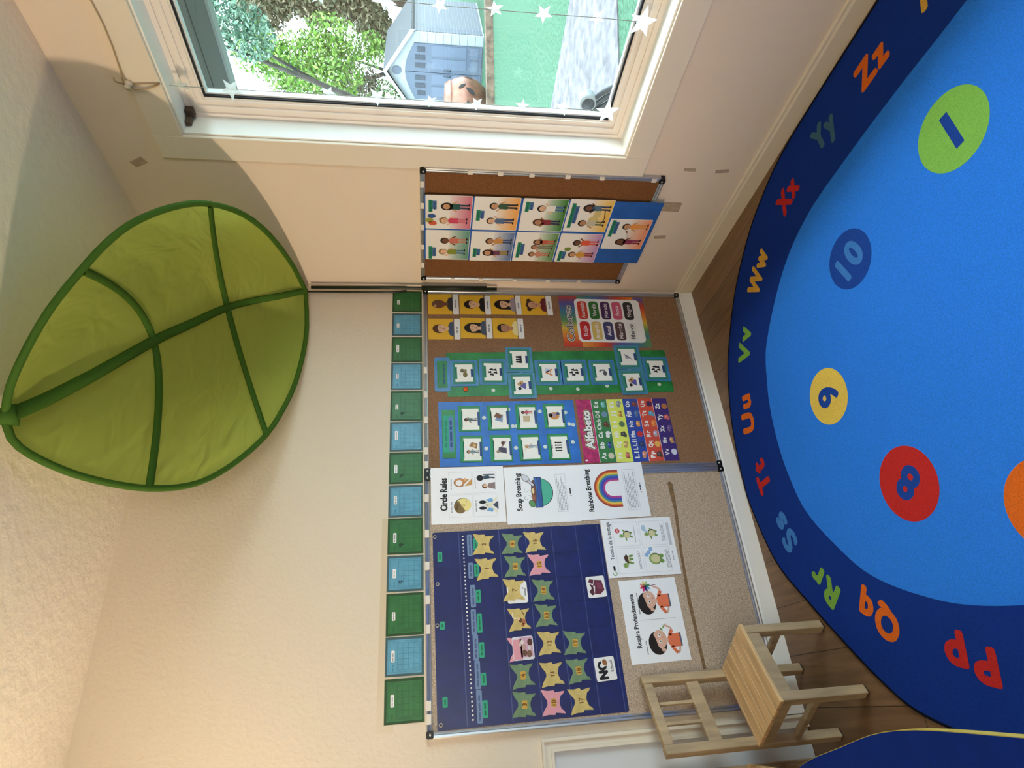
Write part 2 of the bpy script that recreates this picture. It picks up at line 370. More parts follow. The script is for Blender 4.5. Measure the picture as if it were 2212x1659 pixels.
# trees: trunk and branches, leaf cloud
def tree(name, base, trunk, blobs, cols, nleaf, size, label, seed, bark=(75, 62, 53)):
    r = random.Random(seed); t = empty(name, base, label=label, cat='tree', group='trees beyond the garden')
    BK = M(bark, .9, .1, 0, .3, 6); tb = MB()
    for pts, rad in trunk: tb.tube(pts, [rad*(1-.7*i/(len(pts)-1)) for i in range(len(pts))], BK, n=7)
    tb.build('trunk', parent=t)
    lv = MB(); ms = [M(c, .6, .2) for c in cols]; tot = sum(b[3] for b in blobs)
    for cx, cy, cz, wt, rx, rz in blobs:
        for i in range(int(nleaf*wt/tot)):
            v = Vector((r.gauss(0, 1), r.gauss(0, 1), r.gauss(0, 1))).normalized()*r.random()**.45
            p = Vector((cx+v.x*rx, cy+v.y*rx, cz+v.z*rz)); s_ = size*r.uniform(.6, 1.3)
            a = Vector((r.gauss(0, 1), r.gauss(0, 1), r.gauss(0, .7))).normalized(); c_ = a.cross(Vector((r.gauss(0, 1), r.gauss(0, 1), r.gauss(0, 1)))).normalized()
            lv.add([p-a*s_, p+c_*s_*.42, p+a*s_, p-c_*s_*.42], [(0, 1, 2, 3)], r.choice(ms))
    o = lv.build('foliage', parent=t); o['kind'] = 'stuff'
    return t
tree('leafy_tree', (15.2, 10.9, G), [([(0, 0, 0), (-.6, .4, 1.6), (-1.6, .8, 3.4), (-2.2, .6, 5.2)], .16), ([(-.6, .4, 1.6), (-.1, -.6, 3.2), (.2, -1.6, 4.8)], .10), ([(-1.2, .6, 2.6), (-.6, -.8, 3.9), (-.5, -1.8, 5.4)], .08), ([(-1.6, .8, 3.4), (-1.2, -1.2, 5.4)], .06), ([(-1.3, .7, 2.9), (-2.4, 1.4, 4.6)], .07)],
     [(-.5, -1.9, 4.6, 3.2, 1.0, 1.5), (-.1, -2.5, 4.1, 1.4, .75, .9), (-.6, -2.4, 5.9, 1.2, .7, .8), (-.9, -.7, 3.5, .8, .8, .8), (.3, -2.1, 3.0, .6, .5, .5)], [(94, 130, 48), (116, 146, 64), (75, 109, 44), (100, 116, 64)], 7500, .075,
     'bright yellow-green leafy tree above the shed, its sky gaps wide', 3)
tree('evergreen_tree', (20.5, 10.6, G), [([(0, 0, 0), (.2, -.4, 3), (.2, -.6, 7)], .2)],
     [(-.3, -.2, 7.0, 2.6, 1.1, 1.0), (0, -.6, 6.1, 2.6, 1.0, .9), (0, -.3, 5.1, 2.6, .9, .9), (.1, -.4, 4.3, 2.4, .9, .8), (.1, .1, 3.4, 2.4, .9, .7), (-.1, .7, 3.0, 1.6, .7, .5), (0, -2.0, 5.6, 4, 1.4, 1.8), (.3, -2.2, 3.2, 3, 1.2, 1.4)], [(93, 89, 68), (107, 100, 78), (77, 82, 62), (119, 109, 87)], 24000, .105,
     'large dull olive evergreen standing furthest back, right of the leafy tree', 5)
tree('eucalyptus_tree', (9.6, 7.2, G), [([(0, 0, 0), (.1, -.6, 2.0), (0, -1.4, 3.6), (-.2, -2.2, 5.2)], .10), ([(0, -1.4, 3.6), (.4, -2.0, 5.0)], .05)],
     [(-.2, -2.9, 5.2, 2, .62, .62), (-.1, -2.4, 4.7, 1.6, .5, .5), (-.2, -3.5, 5.7, 1.6, .7, .6)], [(93, 119, 100), (109, 135, 114), (69, 91, 75)], 3600, .055,
     'blue-green eucalyptus branch close under the roof eave', 7, (71, 66, 62))
tree('brown_tree', (21.3, 12.85, G), [([(0, 0, 0), (-.9, -.2, 2.2), (-2.0, -.3, 3.9), (-3.2, -.6, 5.9)], .13), ([(-1.2, -.2, 2.6), (-1.5, -1.0, 4.6)], .07)],
     [(-2.6, -.9, 4.2, 2.4, .9, .6), (-3.2, -1.0, 5.6, 2.2, .9, .9), (-2.2, -.1, 3.4, 1.8, .8, .5), (-3.6, .2, 5.0, 1.6, .8, .7), (-3.4, -1.6, 6.3, 1.6, .8, .7)], [(98, 85, 73), (114, 101, 87), (84, 80, 66), (103, 109, 82)], 7000, .075,
     'sparse brownish tree behind the left window edge, with dark bare branches', 9, (75, 66, 68))
tree('garden_shrub', (16.4, 10.2, G), [([(0, 0, 0), (0, 0, 1.4)], .05)],
     [(-.3, -.3, 1.8, 2, .6, .8), (.1, .5, 2.2, 1.4, .6, .8)], [(69, 98, 48), (55, 82, 44), (93, 110, 61)], 2200, .065,
     'low green shrub behind the shed, left of its gable peak', 11)
nb = empty('neighbour_house', (36, 26.5, G), (0, 0, math.radians(35)), label='pale house with a shallow roof far behind the shed', cat='house')
MB().box((-4, -5, 0), (0, 1.4, 2.35), M((116, 119, 121), .8)).build('wall', parent=nb)
MB().prism([(-4.4, 2.35), (.4, 2.35), (-2, 3.0)], 1, -5.3, 1.6, M((93, 89, 85), .8)).build('roof', parent=nb)

# ------------------------------------------------------------------ star garlands and twine at the window
STAR = translucent((240, 244, 242), .6, .25, name='frosted_plastic')
_n, _l = STAR.node_tree.nodes, STAR.node_tree.links; _t = _n.new('ShaderNodeBsdfTransparent'); _x = _n.new('ShaderNodeMixShader'); _x.inputs[0].default_value = .35
_l.new(_n['Mix Shader'].outputs[0], _x.inputs[1]); _l.new(_t.outputs[0], _x.inputs[2]); _l.new(_x.outputs[0], _n['Material Output'].inputs['Surface'])
def star_mesh(R):
    r = R*.42; d = R*.26; mb = MB(); pts = [((R if k % 2 == 0 else r)*math.sin(PI*k/5), (R if k % 2 == 0 else r)*math.cos(PI*k/5)) for k in range(10)]
    vs = [(0, x, z) for x, z in pts]+[(-d, 0, 0), (d, 0, 0)]
    mb.add(vs, [(k, (k+1) % 10, 10) for k in range(10)]+[((k+1) % 10, k, 11) for k in range(10)], STAR); return mb
def garland(y, top, zs, label, seed):
    rnd = random.Random(seed)
    g = empty('star_garland', (.030, y, top), label=label, cat='garland', group='star garlands at the window')
    pts = [(0, rnd.uniform(-.003, .003), z-top) for z in [top]+[z for z, _ in zs]]
    MB().tube(pts, .0012, M((150, 156, 150), .5), n=5).build('cord', parent=g)
    for (z, R) in zs:
        o = star_mesh(R).build('star', parent=g, loc=(rnd.uniform(-.004, .004), rnd.uniform(-.004, .004), z-top)); o.rotation_euler = (rnd.uniform(-.5, .5), 0, rnd.uniform(-.35, .35))
garland(-.986, 2.20, [(2.104, .030), (1.954, .036), (1.650, .027), (1.493, .037), (1.317, .025), (1.161, .027), (1.004, .026), (.862, .030), (.700, .045)], 'string of translucent white stars down the left side of the window', 1)
garland(-1.304, 2.20, [(1.90, .03), (1.635, .027), (1.452, .040), (1.293, .026), (1.130, .028), (.984, .030), (.818, .027), (.672, .047)], 'string of translucent white stars second from the left side of the window', 2)
TWM = M((176, 150, 112), .8)
tw = empty('twine', (-.016, -1.02, 2.24), label='beige twine draped along the top of the window and knotted round a hook', cat='twine')
def tl(pts, rr_=.0022): return [(x+.016, y+1.02, z-2.24) for x, y, z in pts], rr_
for nm, pts in (('strand', [(-.017, -1.62, 2.28), (-.017, -1.45, 2.262), (-.018, -1.259, 2.232), (-.018, -1.199, 2.229), (-.018, -1.131, 2.233), (-.019, -1.058, 2.242), (-.020, -1.022, 2.248)]),
                ('loop', [(-.020, -1.022, 2.248), (-.022, -1.000, 2.225), (-.020, -1.004, 2.19), (-.016, -1.016, 2.155), (-.016, -1.024, 2.145), (-.017, -1.02, 2.19), (-.018, -1.016, 2.235)]),
                ('loose_end', [(-.018, -1.014, 2.248), (-.024, -1.026, 2.268), (-.018, -1.036, 2.272)])):
    q, r_ = tl(pts); MB().tube(q, r_, TWM, n=6).build(nm, parent=tw)
MB().lathe([(0, 0), (.012, 0), (.012, .006), (.006, .010), (.006, .016), (.010, .02), (0, .022)], M((220, 205, 180), .5), 16).build('hook', parent=tw, loc=(.001, .004, -.004), rot=(0, -PI/2, 0))

# ------------------------------------------------------------------ leaf canopy over the corner
E1 = [(-.057, -.044, 1.873), (-.078, -.255, 1.893), (-.13, -.491, 1.929), (-.204, -.674, 1.973), (-.304, -.815, 2.029), (-.408, -.9, 2.085), (-.519, -.953, 2.143), (-.609, -.967, 2.188), (-.698, -.959, 2.233), (-.804, -.941, 2.285), (-.899, -.904, 2.332), (-.985, -.856, 2.373), (-1.040, -.795, 2.402)]
E2 = [(-.057, -.044, 1.873), (-.283, -.037, 1.852), (-.533, -.07, 1.866), (-.705, -.12, 1.898), (-.837, -.176, 1.936), (-.981, -.271, 2.005), (-1.08, -.369, 2.077), (-1.13, -.481, 2.164), (-1.142, -.602, 2.26), (-1.127, -.694, 2.334), (-1.094, -.758, 2.386), (-1.040, -.795, 2.402)]
MR = [(-.057, -.044, 1.873), (-.138, -.108, 1.972), (-.185, -.136, 2.065), (-.258, -.185, 2.149), (-.422, -.308, 2.22), (-.57, -.419, 2.281), (-.808, -.601, 2.337), (-.942, -.703, 2.379), (-1.040, -.795, 2.402)]
def resample(P, knots, N):
    """points at N+1 even steps of a parameter that is piecewise arc length between the given knot indices"""
    P = [Vector(p) for p in P]; ks = [0]+knots+[len(P)-1]; U = [0]; vals = [0, .30, .66, 1]
    for s_, (i, j) in enumerate(zip(ks, ks[1:])):
        ls = [(P[k+1]-P[k]).length for k in range(i, j)]; t = sum(ls); a = vals[s_]; c = 0
        for l in ls: c += l; U.append(a+(vals[s_+1]-a)*c/t)
    out = []
    for n in range(N+1):
        u = n/N; k = max(i for i in range(len(U)-1) if U[i] <= u+1e-9)
        f = min(1, (u-U[k])/(U[k+1]-U[k])); p0 = P[max(k-1, 0)]; p1 = P[k]; p2 = P[k+1]; p3 = P[min(k+2, len(P)-1)]
        out.append(.5*((2*p1)+(p2-p0)*f+(2*p0-5*p1+4*p2-p3)*f*f+(3*p1-p0-3*p2+p3)*f**3))
    return out
N = 44
e1, e2, mr = resample(E1, [4, 8], N), resample(E2, [4, 7], N), resample(MR, [3, 5], N)
O0 = Vector((-.057, -.044, 1.873))
CLOTH = translucent((172, 184, 86), .45, .7, .7, 5, 'leaf_cloth'); SEAM = translucent((74, 112, 36), .25, .7, name='seam_tape')
can = empty('leaf_canopy', O0, label='big green fabric leaf canopy with dark ribs, hung over the room corner', cat='leaf canopy')
def cross(i, t):
    a, b, c = e1[i], mr[i], e2[i]
    w0, w1, w2 = t*(t-1)/2, 1-t*t, t*(t+1)/2
    p = a*w0+b*w1+c*w2
    u = i/N; bay = min(abs(u-0), abs(u-.30), abs(u-.66), abs(u-1)); sag = .028*min(1, bay/.12)*(math.sin(PI*abs(t))**1)
    return p+Vector((.25, .25, .93))*sag-O0
J = 20; vs = []; fs = []
for i in range(N+1):
    for j in range(J+1): vs.append(cross(i, -1+2*j/J))
for i in range(N):
    for j in range(J): fs.append((i*(J+1)+j, (i+1)*(J+1)+j, (i+1)*(J+1)+j+1, i*(J+1)+j+1))
cl = MB(); cl.add(vs, fs, CLOTH, True); cl.build('cloth', parent=can)
def strip(pts, wid, lift, name, grow=0):
    """flat sewn tape along a line of the leaf, on its underside"""
    P = [Vector(p) for p in pts]; mb = MB(); vs = []
    camdir = Vector((-.35, -.62, -.70)).normalized()
    for i, p in enumerate(P):
        t = (P[min(i+1, len(P)-1)]-P[max(i-1, 0)]).normalized(); sd_ = t.cross(camdir).normalized(); nn = sd_.cross(t).normalized()
        if nn.dot(camdir) < 0: nn = -nn
        wid_ = wid*(1+grow*i/len(P))
        for a, b_ in ((-wid_, 0), (-wid_*.7, .006), (wid_*.7, .006), (wid_, 0), (wid_*.7, -.004), (-wid_*.7, -.004)): vs.append(p+sd_*a+nn*(b_+lift))
    n = len(P); fs = [(i*6+k, i*6+(k+1) % 6, (i+1)*6+(k+1) % 6, (i+1)*6+k) for i in range(n-1) for k in range(6)]
    mb.add(vs, fs, SEAM, True); return mb.build(name, parent=can)
iA, iB = round(.30*N), round(.66*N)
strip([cross(i, 0) for i in range(N+1)], .013, .006, 'midrib', .5)
strip([cross(iA, -1+2*j/J) for j in range(J+1)], .013, .004, 'rib'); strip([cross(iB, -1+2*j/J) for j in range(J+1)], .013, .004, 'rib')
MB().tube([p-O0 for p in e1]+[p-O0 for p in e2[::-1]][1:-1], .010, SEAM, n=8, closed=True).build('rim', parent=can)
MB().tube([(.028, .010, -.02), (.029, .006, -.40), (.029, .006, -.70), (.031, .006, -.875)], .0075, M((22, 34, 20), .4), n=10).build('stem', parent=can)
MB().tube([(.012, .022, .0), (.016, .022, -.40), (.026, .022, -.45)], .004, M((40, 44, 34), .4), n=8).build('guy_wire', parent=can)
MB().tube([(.029, .003, -.52), (.031, .003, -.825)], .0115, M((26, 34, 22), .5), n=12).build('wall_bracket', parent=can)
tp = MB().tube([cross(N, 0)+Vector((.01, .01, -.02)), cross(N, 0)+Vector((.0, .0, .012)), cross(N, 0)+Vector((-.006, -.004, .036))], [.03, .022, .012], SEAM, n=10); tp.build('tip_pocket', parent=can)

# ------------------------------------------------------------------ wall boards
def board(name, wall, a, z, wd, ht, cork, label, clips=None, d=.0005):
    loc, rot = wall_place(wall, a, z, d)
    o = empty(name, loc, rot, label=label, cat='cork board'); r = .019
    MB().box((-wd/2+.006, -.011, -ht/2+.006), (wd/2-.006, 0, ht/2-.006), cork).build('cork_panel', parent=o)
    def rail(p0, p1, horiz):
        mb = MB()
        # section: outer lip, groove, inner ridge
        (x0, z0), (x1, z1) = p0, p1
        if horiz:
            s_ = 1 if z0 > 0 else -1
            sec = [(-.0, z0), (-.018, z0), (-.020, z0-s_*.004), (-.018, z0-s_*.010), (-.0145, z0-s_*.012), (-.017, z0-s_*.014), (-.016, z0-s_*r), (-.0115, z0-s_*r), (-.0115, z0-s_*.004), (0, z0-s_*.004)]
            mb.prism(sec, 0, x0, x1, ALU)
        else:
            s_ = 1 if x0 > 0 else -1
            sec = [(x0, -.0), (x0, -.018), (x0-s_*.004, -.020), (x0-s_*.010, -.018), (x0-s_*.012, -.0145), (x0-s_*.014, -.017), (x0-s_*r, -.016), (x0-s_*r, -.0115), (x0-s_*.004, -.0115), (x0-s_*.004, 0)]
            mb.prism(sec, 2, z0, z1, ALU)
        mb.build('frame_rail', parent=o)
    X, Z = wd/2, ht/2
    rail((-X+.016, Z), (X-.016, Z), 1); rail((-X+.016, -Z), (X-.016, -Z), 1); rail((X, -Z+.016), (X, Z-.016), 0); rail((-X, -Z+.016), (-X, Z-.016), 0)
    for sx in (-1, 1):
        for sz in (-1, 1):
            pts = rr(min(sx*X, sx*(X-.024)), min(sz*Z, sz*(Z-.024)), max(sx*X, sx*(X-.024)), max(sz*Z, sz*(Z-.024)), .006)
            c = MB().prism([(p[0], p[1]) for p in pts], 1, -.0225, -.0, PLAST).build('corner_cap', parent=o)
            MB().tube([(sx*(X-.013), -.0226, sz*(Z-.013)), (sx*(X-.013), -.0240, sz*(Z-.013))], .0042, M((200, 200, 196), .3, .5, .6), n=12).build('screw', parent=c)
    for (x, zz, ww, hh) in clips or []:
        MB().box((x-ww/2, -.0225, zz-hh/2), (x+ww/2, -.0190, zz+hh/2), M((226, 216, 202), .6)).build('tape_tab', parent=o)
    return o
BZ = .712; BH = 1.272
clL = [(x, BH/2-.009, .03, .016) for x in (-.40, -.36, -.12, -.02, .10, .22, .36)]
bdl = board('cork_board', 'b', -1.4015, BZ, .915, BH, CORK, 'wide tan cork board behind the blue pocket calendar, left of the pair', clL)
bdr = board('cork_board', 'b', -.4825, BZ, .921, BH, CORKR, 'brown cork board in the room corner with the alphabet poster, right of the pair', [(x, BH/2-.009, .03, .014) for x in (-.42, -.36, -.22, -.1, .02)])
sideclips = [(.3165, zz, .017, .02) for zz in (.29, .175, .055, -.085, -.22, -.43)]+[(-.3165, zz, .017, .018) for zz in (.33, .2, .04, -.12, -.27)]+[(x, .468, .03, .014) for x in (-.22, -.1, .02, .14, .25)]
bds = board('cork_board', 'r', .4159, .8794, .6525, .9529, M((140, 92, 54), .85, .15, 0, .3, 260, .25, 420), 'small cork board with the blue picture poster, under the window edge', sideclips)
stn = Art(.0004); stn.slab([(-1.008, .336), (-1.0, .326), (-1.016, .314), (-1.05, .316), (-1.12, .318), (-1.30, .334), (-1.485, .340), (-1.72, .336), (-1.72, .348), (-1.485, .354), (-1.30, .345), (-1.12, .332), (-1.04, .336)], M((142, 112, 82), .9, .1, 0, .2, 60))
# a worn dark streak on the left board
so = stn.build('worn_streak', parent=bdl); so.location = (1.4015, -.0112, -BZ)
so['label'] = 'dark worn streak across the cork'

# ------------------------------------------------------------------ printed and cut paper on the boards
SK = [M((222, 178, 146)), M((178, 128, 96)), M((112, 74, 52)), M((200, 150, 112))]
HR = [M((30, 22, 20)), M((84, 56, 36)), M((150, 112, 60)), M((60, 36, 24))]
def C(*c): return M(tuple(c), .5)
BLUEP = M((46, 118, 206), .4, .4, 0, .14, 16); GREENP = M((40, 138, 66), .4, .4, 0, .25, 14); TEALP = C(36, 132, 104); SKYB = M((66, 132, 190), .35, .4, 0, .2, 12)
IVORY = C(238, 234, 224); YEL = C(226, 176, 46); NAVYL = C(44, 74, 128)
def kid(A, x, y, h, skin, hair, top, bot, k=3, arm=0, long=False):
    """small printed child, feet at (x, y), height h"""
    r = .15*h; hy = y+h-r
    A.line([(x-.07*h, y+.02*h), (x-.06*h, y+.36*h)], .085*h, bot, k); A.line([(x+.07*h, y+.02*h), (x+.06*h, y+.36*h)], .085*h, bot, k)
    A.disc(x-.09*h, y+.02*h, .07*h, HR[0], k+1, .03*h, n=10); A.disc(x+.09*h, y+.02*h, .07*h, HR[0], k+1, .03*h, n=10)
    A.line([(x-.12*h, y+.62*h), (x-.24*h, y+(.44+.3*(arm % 2))*h)], .06*h, skin, k); A.line([(x+.12*h, y+.62*h), (x+.24*h, y+(.44+.3*(arm//2))*h)], .06*h, skin, k)
    A.poly([(x-.14*h, y+.34*h), (x+.14*h, y+.34*h), (x+.13*h, y+.64*h), (x+.05*h, y+.69*h), (x-.05*h, y+.69*h), (x-.13*h, y+.64*h)], top, k+1)
    if long: A.disc(x, hy-.05*h, r*1.22, hair, k+1, r*1.5)
    A.disc(x, hy, r*1.08, hair, k+2); A.disc(x, hy-.03*h, r*.84, skin, k+3, r*.82)
    A.disc(x-.05*h, hy-.02*h, .014*h, INK, k+4, n=6); A.disc(x+.05*h, hy-.02*h, .014*h, INK, k+4, n=6)
    A.line([(x-.03*h, hy-.085*h), (x+.03*h, hy-.085*h)], .012*h, C(150, 70, 60), k+4)
def portrait(A, cx, cy, h, skin, hair, top, style, k=3):
    """head and shoulders"""
    if style == 'long': A.poly(ell(cx, cy+.04*h, .25*h, .36*h)[0:11]+[(cx-.25*h, cy-.36*h), (cx-.12*h, cy-.38*h), (cx+.12*h, cy-.38*h), (cx+.25*h, cy-.36*h)], hair, k)
    A.poly([(cx-.36*h, cy-.5*h), (cx+.36*h, cy-.5*h), (cx+.32*h, cy-.34*h), (cx+.12*h, cy-.26*h), (cx-.12*h, cy-.26*h), (cx-.32*h, cy-.34*h)], top, k+1)
    A.rect(cx-.08*h, cy-.30*h, cx+.08*h, cy-.1*h, skin, k+2)
    if style == 'buns':
        A.disc(cx-.22*h, cy+.22*h, .10*h, hair, k); A.disc(cx+.22*h, cy+.22*h, .10*h, hair, k)
    A.disc(cx, cy+.10*h, .215*h, hair, k+2, .27*h); A.disc(cx, cy+.035*h, .185*h, skin, k+3, .235*h)
    if style in ('fringe', 'long'): A.poly(ell(cx, cy+.12*h, .19*h, .2*h, 16, 0, PI)+[(cx-.17*h, cy+.10*h), (cx+.02*h, cy+.17*h)], hair, k+4)
    elif style == 'short': A.poly(ell(cx, cy+.20*h, .17*h, .13*h, 12, 0, PI), hair, k+4)
    for s_ in (-1, 1):
        A.disc(cx+s_*.075*h, cy+.04*h, .022*h, INK, k+5, .014*h, n=8); A.line([(cx+s_*.045*h, cy+.085*h), (cx+s_*.11*h, cy+.09*h)], .012*h, hair, k+5)
    A.line([(cx, cy+.02*h), (cx-.02*h, cy-.05*h), (cx+.02*h, cy-.05*h)], .010*h, HR[1], k+5); A.poly(ell(cx, cy-.09*h, .06*h, .03*h, 10, PI, 2*PI), C(150, 76, 70), k+5)

# --- month sheets above the boards
MONTH = [(-.0796, .1228), (-.2088, .1251), (-.3434, .134), (-.4812, .1369), (-.6257, .1431), (-.7672, .1357), (-.9054, .1365), (-1.0431, .1312), (-1.1805, .14), (-1.3199, .132), (-1.4622, .1461), (-1.6011, .1285), (-1.739, .1387)]
ORD = ['first', 'second', 'third', 'fourth', 'fifth', 'sixth', 'seventh']
rnd = random.Random(4)
for i, (a, wd) in enumerate(MONTH):
    g = i % 2 == 0; h = .1345; X, Z = wd/2-.001, h/2
    A = Art(.0007); edge = C(40, 74, 38) if g else C(66, 92, 96); pan = M((52, 116, 62), .4, .4, 0, .12, 30) if g else M((98, 164, 190), .4, .4, 0, .1, 30); ln = C(38, 92, 50) if g else C(66, 128, 154)
    A.slab([(-X, -Z), (X, -Z), (X, Z), (-X, Z)], edge)
    for k in range(14): A.rect(-X+.002+k*(2*X-.004)/14, -Z+.0015, -X+.002+(k+.5)*(2*X-.004)/14, -Z+.0055, C(58, 96, 60) if g else C(90, 118, 120), 1)
    A.rect(-X+.008, -Z+.009, X-.009, Z-.008, pan, 1); A.box_line(-X+.014, -Z+.014, X-.014, Z-.012, .0012, ln, 2)
    for k in range(6): A.line([(-X+.02+k*(2*X-.04)/5, -Z+.017), (-X+.02+k*(2*X-.04)/5, Z-.042)], .0013, ln, 2)
    for k in range(5): A.line([(-X+.02, -Z+.017+k*.0187), (X-.02, -Z+.017+k*.0187)], .0013, ln, 2)
    lw_ = rnd.uniform(.010, .020); lx = rnd.uniform(-.008, .008)
    A.rrect(lx-lw_, Z-.033, lx+lw_, Z-.021, .003, WHITE, 3); A.scribble(lx-lw_+.003, lx+lw_-.003, Z-.027, .0035, GREY, 4, seed=i)
    A.scribble(-X+.016, -X+.036, Z-.027, .004, ln, 3, seed=i+30)
    if i in (6, 8, 9, 4): A.ring(-X+.034, Z-.049, .003, .0055, INK, 4, n=10); A.line([(-X+.039, Z-.049), (-X+.036, Z-.060)], .002, INK, 4)
    sheet(A, 'month_sheet', 'b', a, 1.420, .0008, rnd.uniform(-.006, .006), '%s month sheet above the boards, %s %s one from the room corner' % (('green', ORD[i//2], 'green') if g else ('light blue', ORD[i//2], 'blue')), 'calendar sheet', 'month sheets above the boards')

D1 = .0118                                     # cork face
# --- portrait cards
PH = [(-.1001, 1.2528, .1186, .1454, 2, 2, (60, 56, 60), 'bald', 'card of a bald dark-skinned child in grey collar, top right yellow card'),
      (-.1013, 1.103, .113, .1486, 0, 0, (24, 24, 28), 'fringe', 'card of a child with black fringe and black top, second in the corner column'),
      (-.0994, .9555, .1149, .1495, 0, 0, (150, 140, 150), 'long', 'card of a child with long dark hair and lilac top, third in corner column'),
      (-.0991, .8073, .116, .1533, 3, 3, (104, 32, 40), 'buns', 'card of a child with side buns and maroon top, lowest yellow portrait'),
      (-.2392, 1.2514, .1173, .1472, 0, 1, (70, 84, 104), 'fringe', 'card of a child with brown fringe and blue-grey jacket, top left of the yellow cards'),
      (-.2338, 1.1035, .1168, .1482, 0, 0, (70, 84, 100), 'long', 'card of a child with long black hair and blue jacket, mid left column'),
      (-.234, .9542, .1172, .1476, 1, 0, (230, 214, 150), 'short', 'card of a child with short black hair, lowest of the left yellow column')]
for i, (a, z, wd, h, sk, hr, tp_, sty, lab) in enumerate(PH):
    X, Z = wd/2-.002, h/2-.001; A = Art(.0008)
    A.slab([(-X, -Z+.032), (X, -Z+.032), (X, Z), (-X, Z)], YEL)
    portrait(A, 0, .012, .112, SK[sk], SK[sk] if sty == 'bald' else HR[hr], C(*tp_), sty)
    if sty == 'bald': A.disc(-.012, .038, .008, M((190, 150, 120)), 9, .006)
    o = sheet(A, 'portrait_card', 'b', a, z, D1, rnd.uniform(-.012, .012), lab, 'portrait card', 'portrait cards in the room corner')
    B = Art(.0008).slab(rr(-X, -Z, X, -Z+.027, .004), WHITE); B.scribble(-.022, .022, -Z+.014, .007, GREY, 1, gap=0, seed=i)
    B.build('name_label', parent=o)

# --- colour poster
A = Art(.0009); X, Z = .146, .213
TD = [(196, 60, 44), (220, 120, 46), (212, 178, 70), (90, 142, 92), (70, 120, 150), (92, 84, 150)]
A.slab([(-X, -Z), (X, -Z), (X, Z), (-X, Z)], C(120, 110, 120))
n = 24
for i in range(n):                              # tie-dye border colours running along each edge
    for (p, q, r_, s_) in (((-X, Z), (X, Z), .09, 0), ((X, Z), (X, -Z), .05, 2), ((X, -Z), (-X, -Z), .05, 5), ((-X, -Z), (-X, Z), .05, 3)):
        u0, u1 = i/n, (i+1)/n; t = (u0*6+s_) % 6; c0, c1 = TD[int(t) % 6], TD[(int(t)+1) % 6]; f = t-int(t)
        col = tuple(int((c0[k]*(1-f)+c1[k]*f)/6)*6 for k in range(3)); dx, dy = q[0]-p[0], q[1]-p[1]; L_ = math.hypot(dx, dy); nx, ny = dy/L_*r_, -dx/L_*r_
        A.poly([(p[0]+dx*u0, p[1]+dy*u0), (p[0]+dx*u1, p[1]+dy*u1), (p[0]+dx*u1+nx, p[1]+dy*u1+ny), (p[0]+dx*u0+nx, p[1]+dy*u0+ny)], C(*col), {0: 2, 2: 1, 5: 1.3, 3: 1.6}[s_])
A.rrect(-X+.026, -Z+.022, X-.016, Z-.075, .022, WHITE, 3)
for ft, mt, k in ((.0042, INK, 3), (.0026, WHITE, 4), (0, C(70, 60, 64), 5)): A.text('Colores', -.014, Z-.038, .034, mt, k, .0, .204, fat=ft)
CO = [('Rojo', (192, 40, 48), 'Anaranjado', (196, 62, 44)), ('Amarillo', (206, 178, 96), 'Verde', (52, 108, 52)), ('Azul', (62, 62, 104), 'Morado', (72, 40, 84)), ('Marrón', (88, 62, 62), 'Rosa', (204, 88, 116)), ('Blanco', (226, 222, 216), 'Negro', (48, 44, 44))]
for r_, row in enumerate(CO):
    zt = Z-.088-r_*.0575
    for c_ in (0, 1):
        x0 = -X+.037+c_*.119; A.rrect(x0, zt-.048, x0+.106, zt, .016, C(*row[c_*2+1]), 4)
        A.text(row[c_*2], x0+.053, zt-.024, .020, INK if row[c_*2] == 'Blanco' else C(230, 220, 220), 5, .012, min(.092, .0142*len(row[c_*2])))
sheet(A, 'colour_poster', 'b', -.1905, .484, D1, -.012, 'poster of ten colour names with rainbow border, low in the room corner', 'poster')

# --- green schedule strip and its cards
A = Art(.0009); A.slab([(-.1114, -.516), (.1114, -.516), (.1114, .516), (-.1114, .516)], GREENP)
strip_o = sheet(A, 'schedule_strip', 'b', -.4718, .7298, D1, .015, 'tall green laminated schedule strip hung on the brown cork board', 'schedule')
def velcro(par, base, pts):
    for (x, z) in pts:
        q = Art(.0007); q.slab(ell(0, 0, .0085, .0085, 14), C(206, 214, 204)); o = q.build('velcro_dot', parent=par); o.location = (x-base[0], -.0010, z-base[1])
velcro(strip_o, (-.4718, .7298), [(-.5564, 1.0466), (-.5542, .7883), (-.5602, .6657), (-.5471, .5272), (-.4576, .4067), (-.5445, .2786), (-.4732, .9142)])
q = MB().lathe([(0, 0), (.010, 0), (.011, .004), (.008, .008), (0, .009)], M((206, 84, 40), .3), 16)
put(q.build('round_marker', loc=(-.5552, -.0130, 1.166), rot=(PI/2, 0, 0)), 'small round orange marker stuck beside the top schedule card', 'marker')
A = Art(.0008); A.slab(rr(-.086, -.034, .086, .034, .01), SKYB); A.rect(-.068, -.022, .068, .022, GREENP, 1); A.scribble(-.05, .05, .006, .006, TEALP, 2, seed=5); A.scribble(-.05, .05, -.008, .006, NAVYL, 2, seed=6)
sheet(A, 'schedule_title_card', 'b', -.4794, 1.2661, .0135, 0, 'blue and green title card at the top of the schedule strip', 'title card')
def people(A, n, s_=1):
    for k in range(n):
        x = (k-(n-1)/2)*.013*s_; A.disc(x, .010*s_, .0055*s_, INK, 4, n=10); A.poly([(x-.007*s_, -.012*s_), (x+.007*s_, -.012*s_), (x+.005*s_, .006*s_), (x-.005*s_, .006*s_)], INK, 4)
def circle_people(A):
    for x, y in ((-.014, .004), (-.002, .014), (.012, .006), (-.004, -.012), (.010, -.010)): A.disc(x, y+.006, .0042, INK, 4, n=9); A.poly([(x-.007, y-.007), (x+.007, y-.005), (x+.004, y+.004), (x-.003, y+.004)], INK, 4)
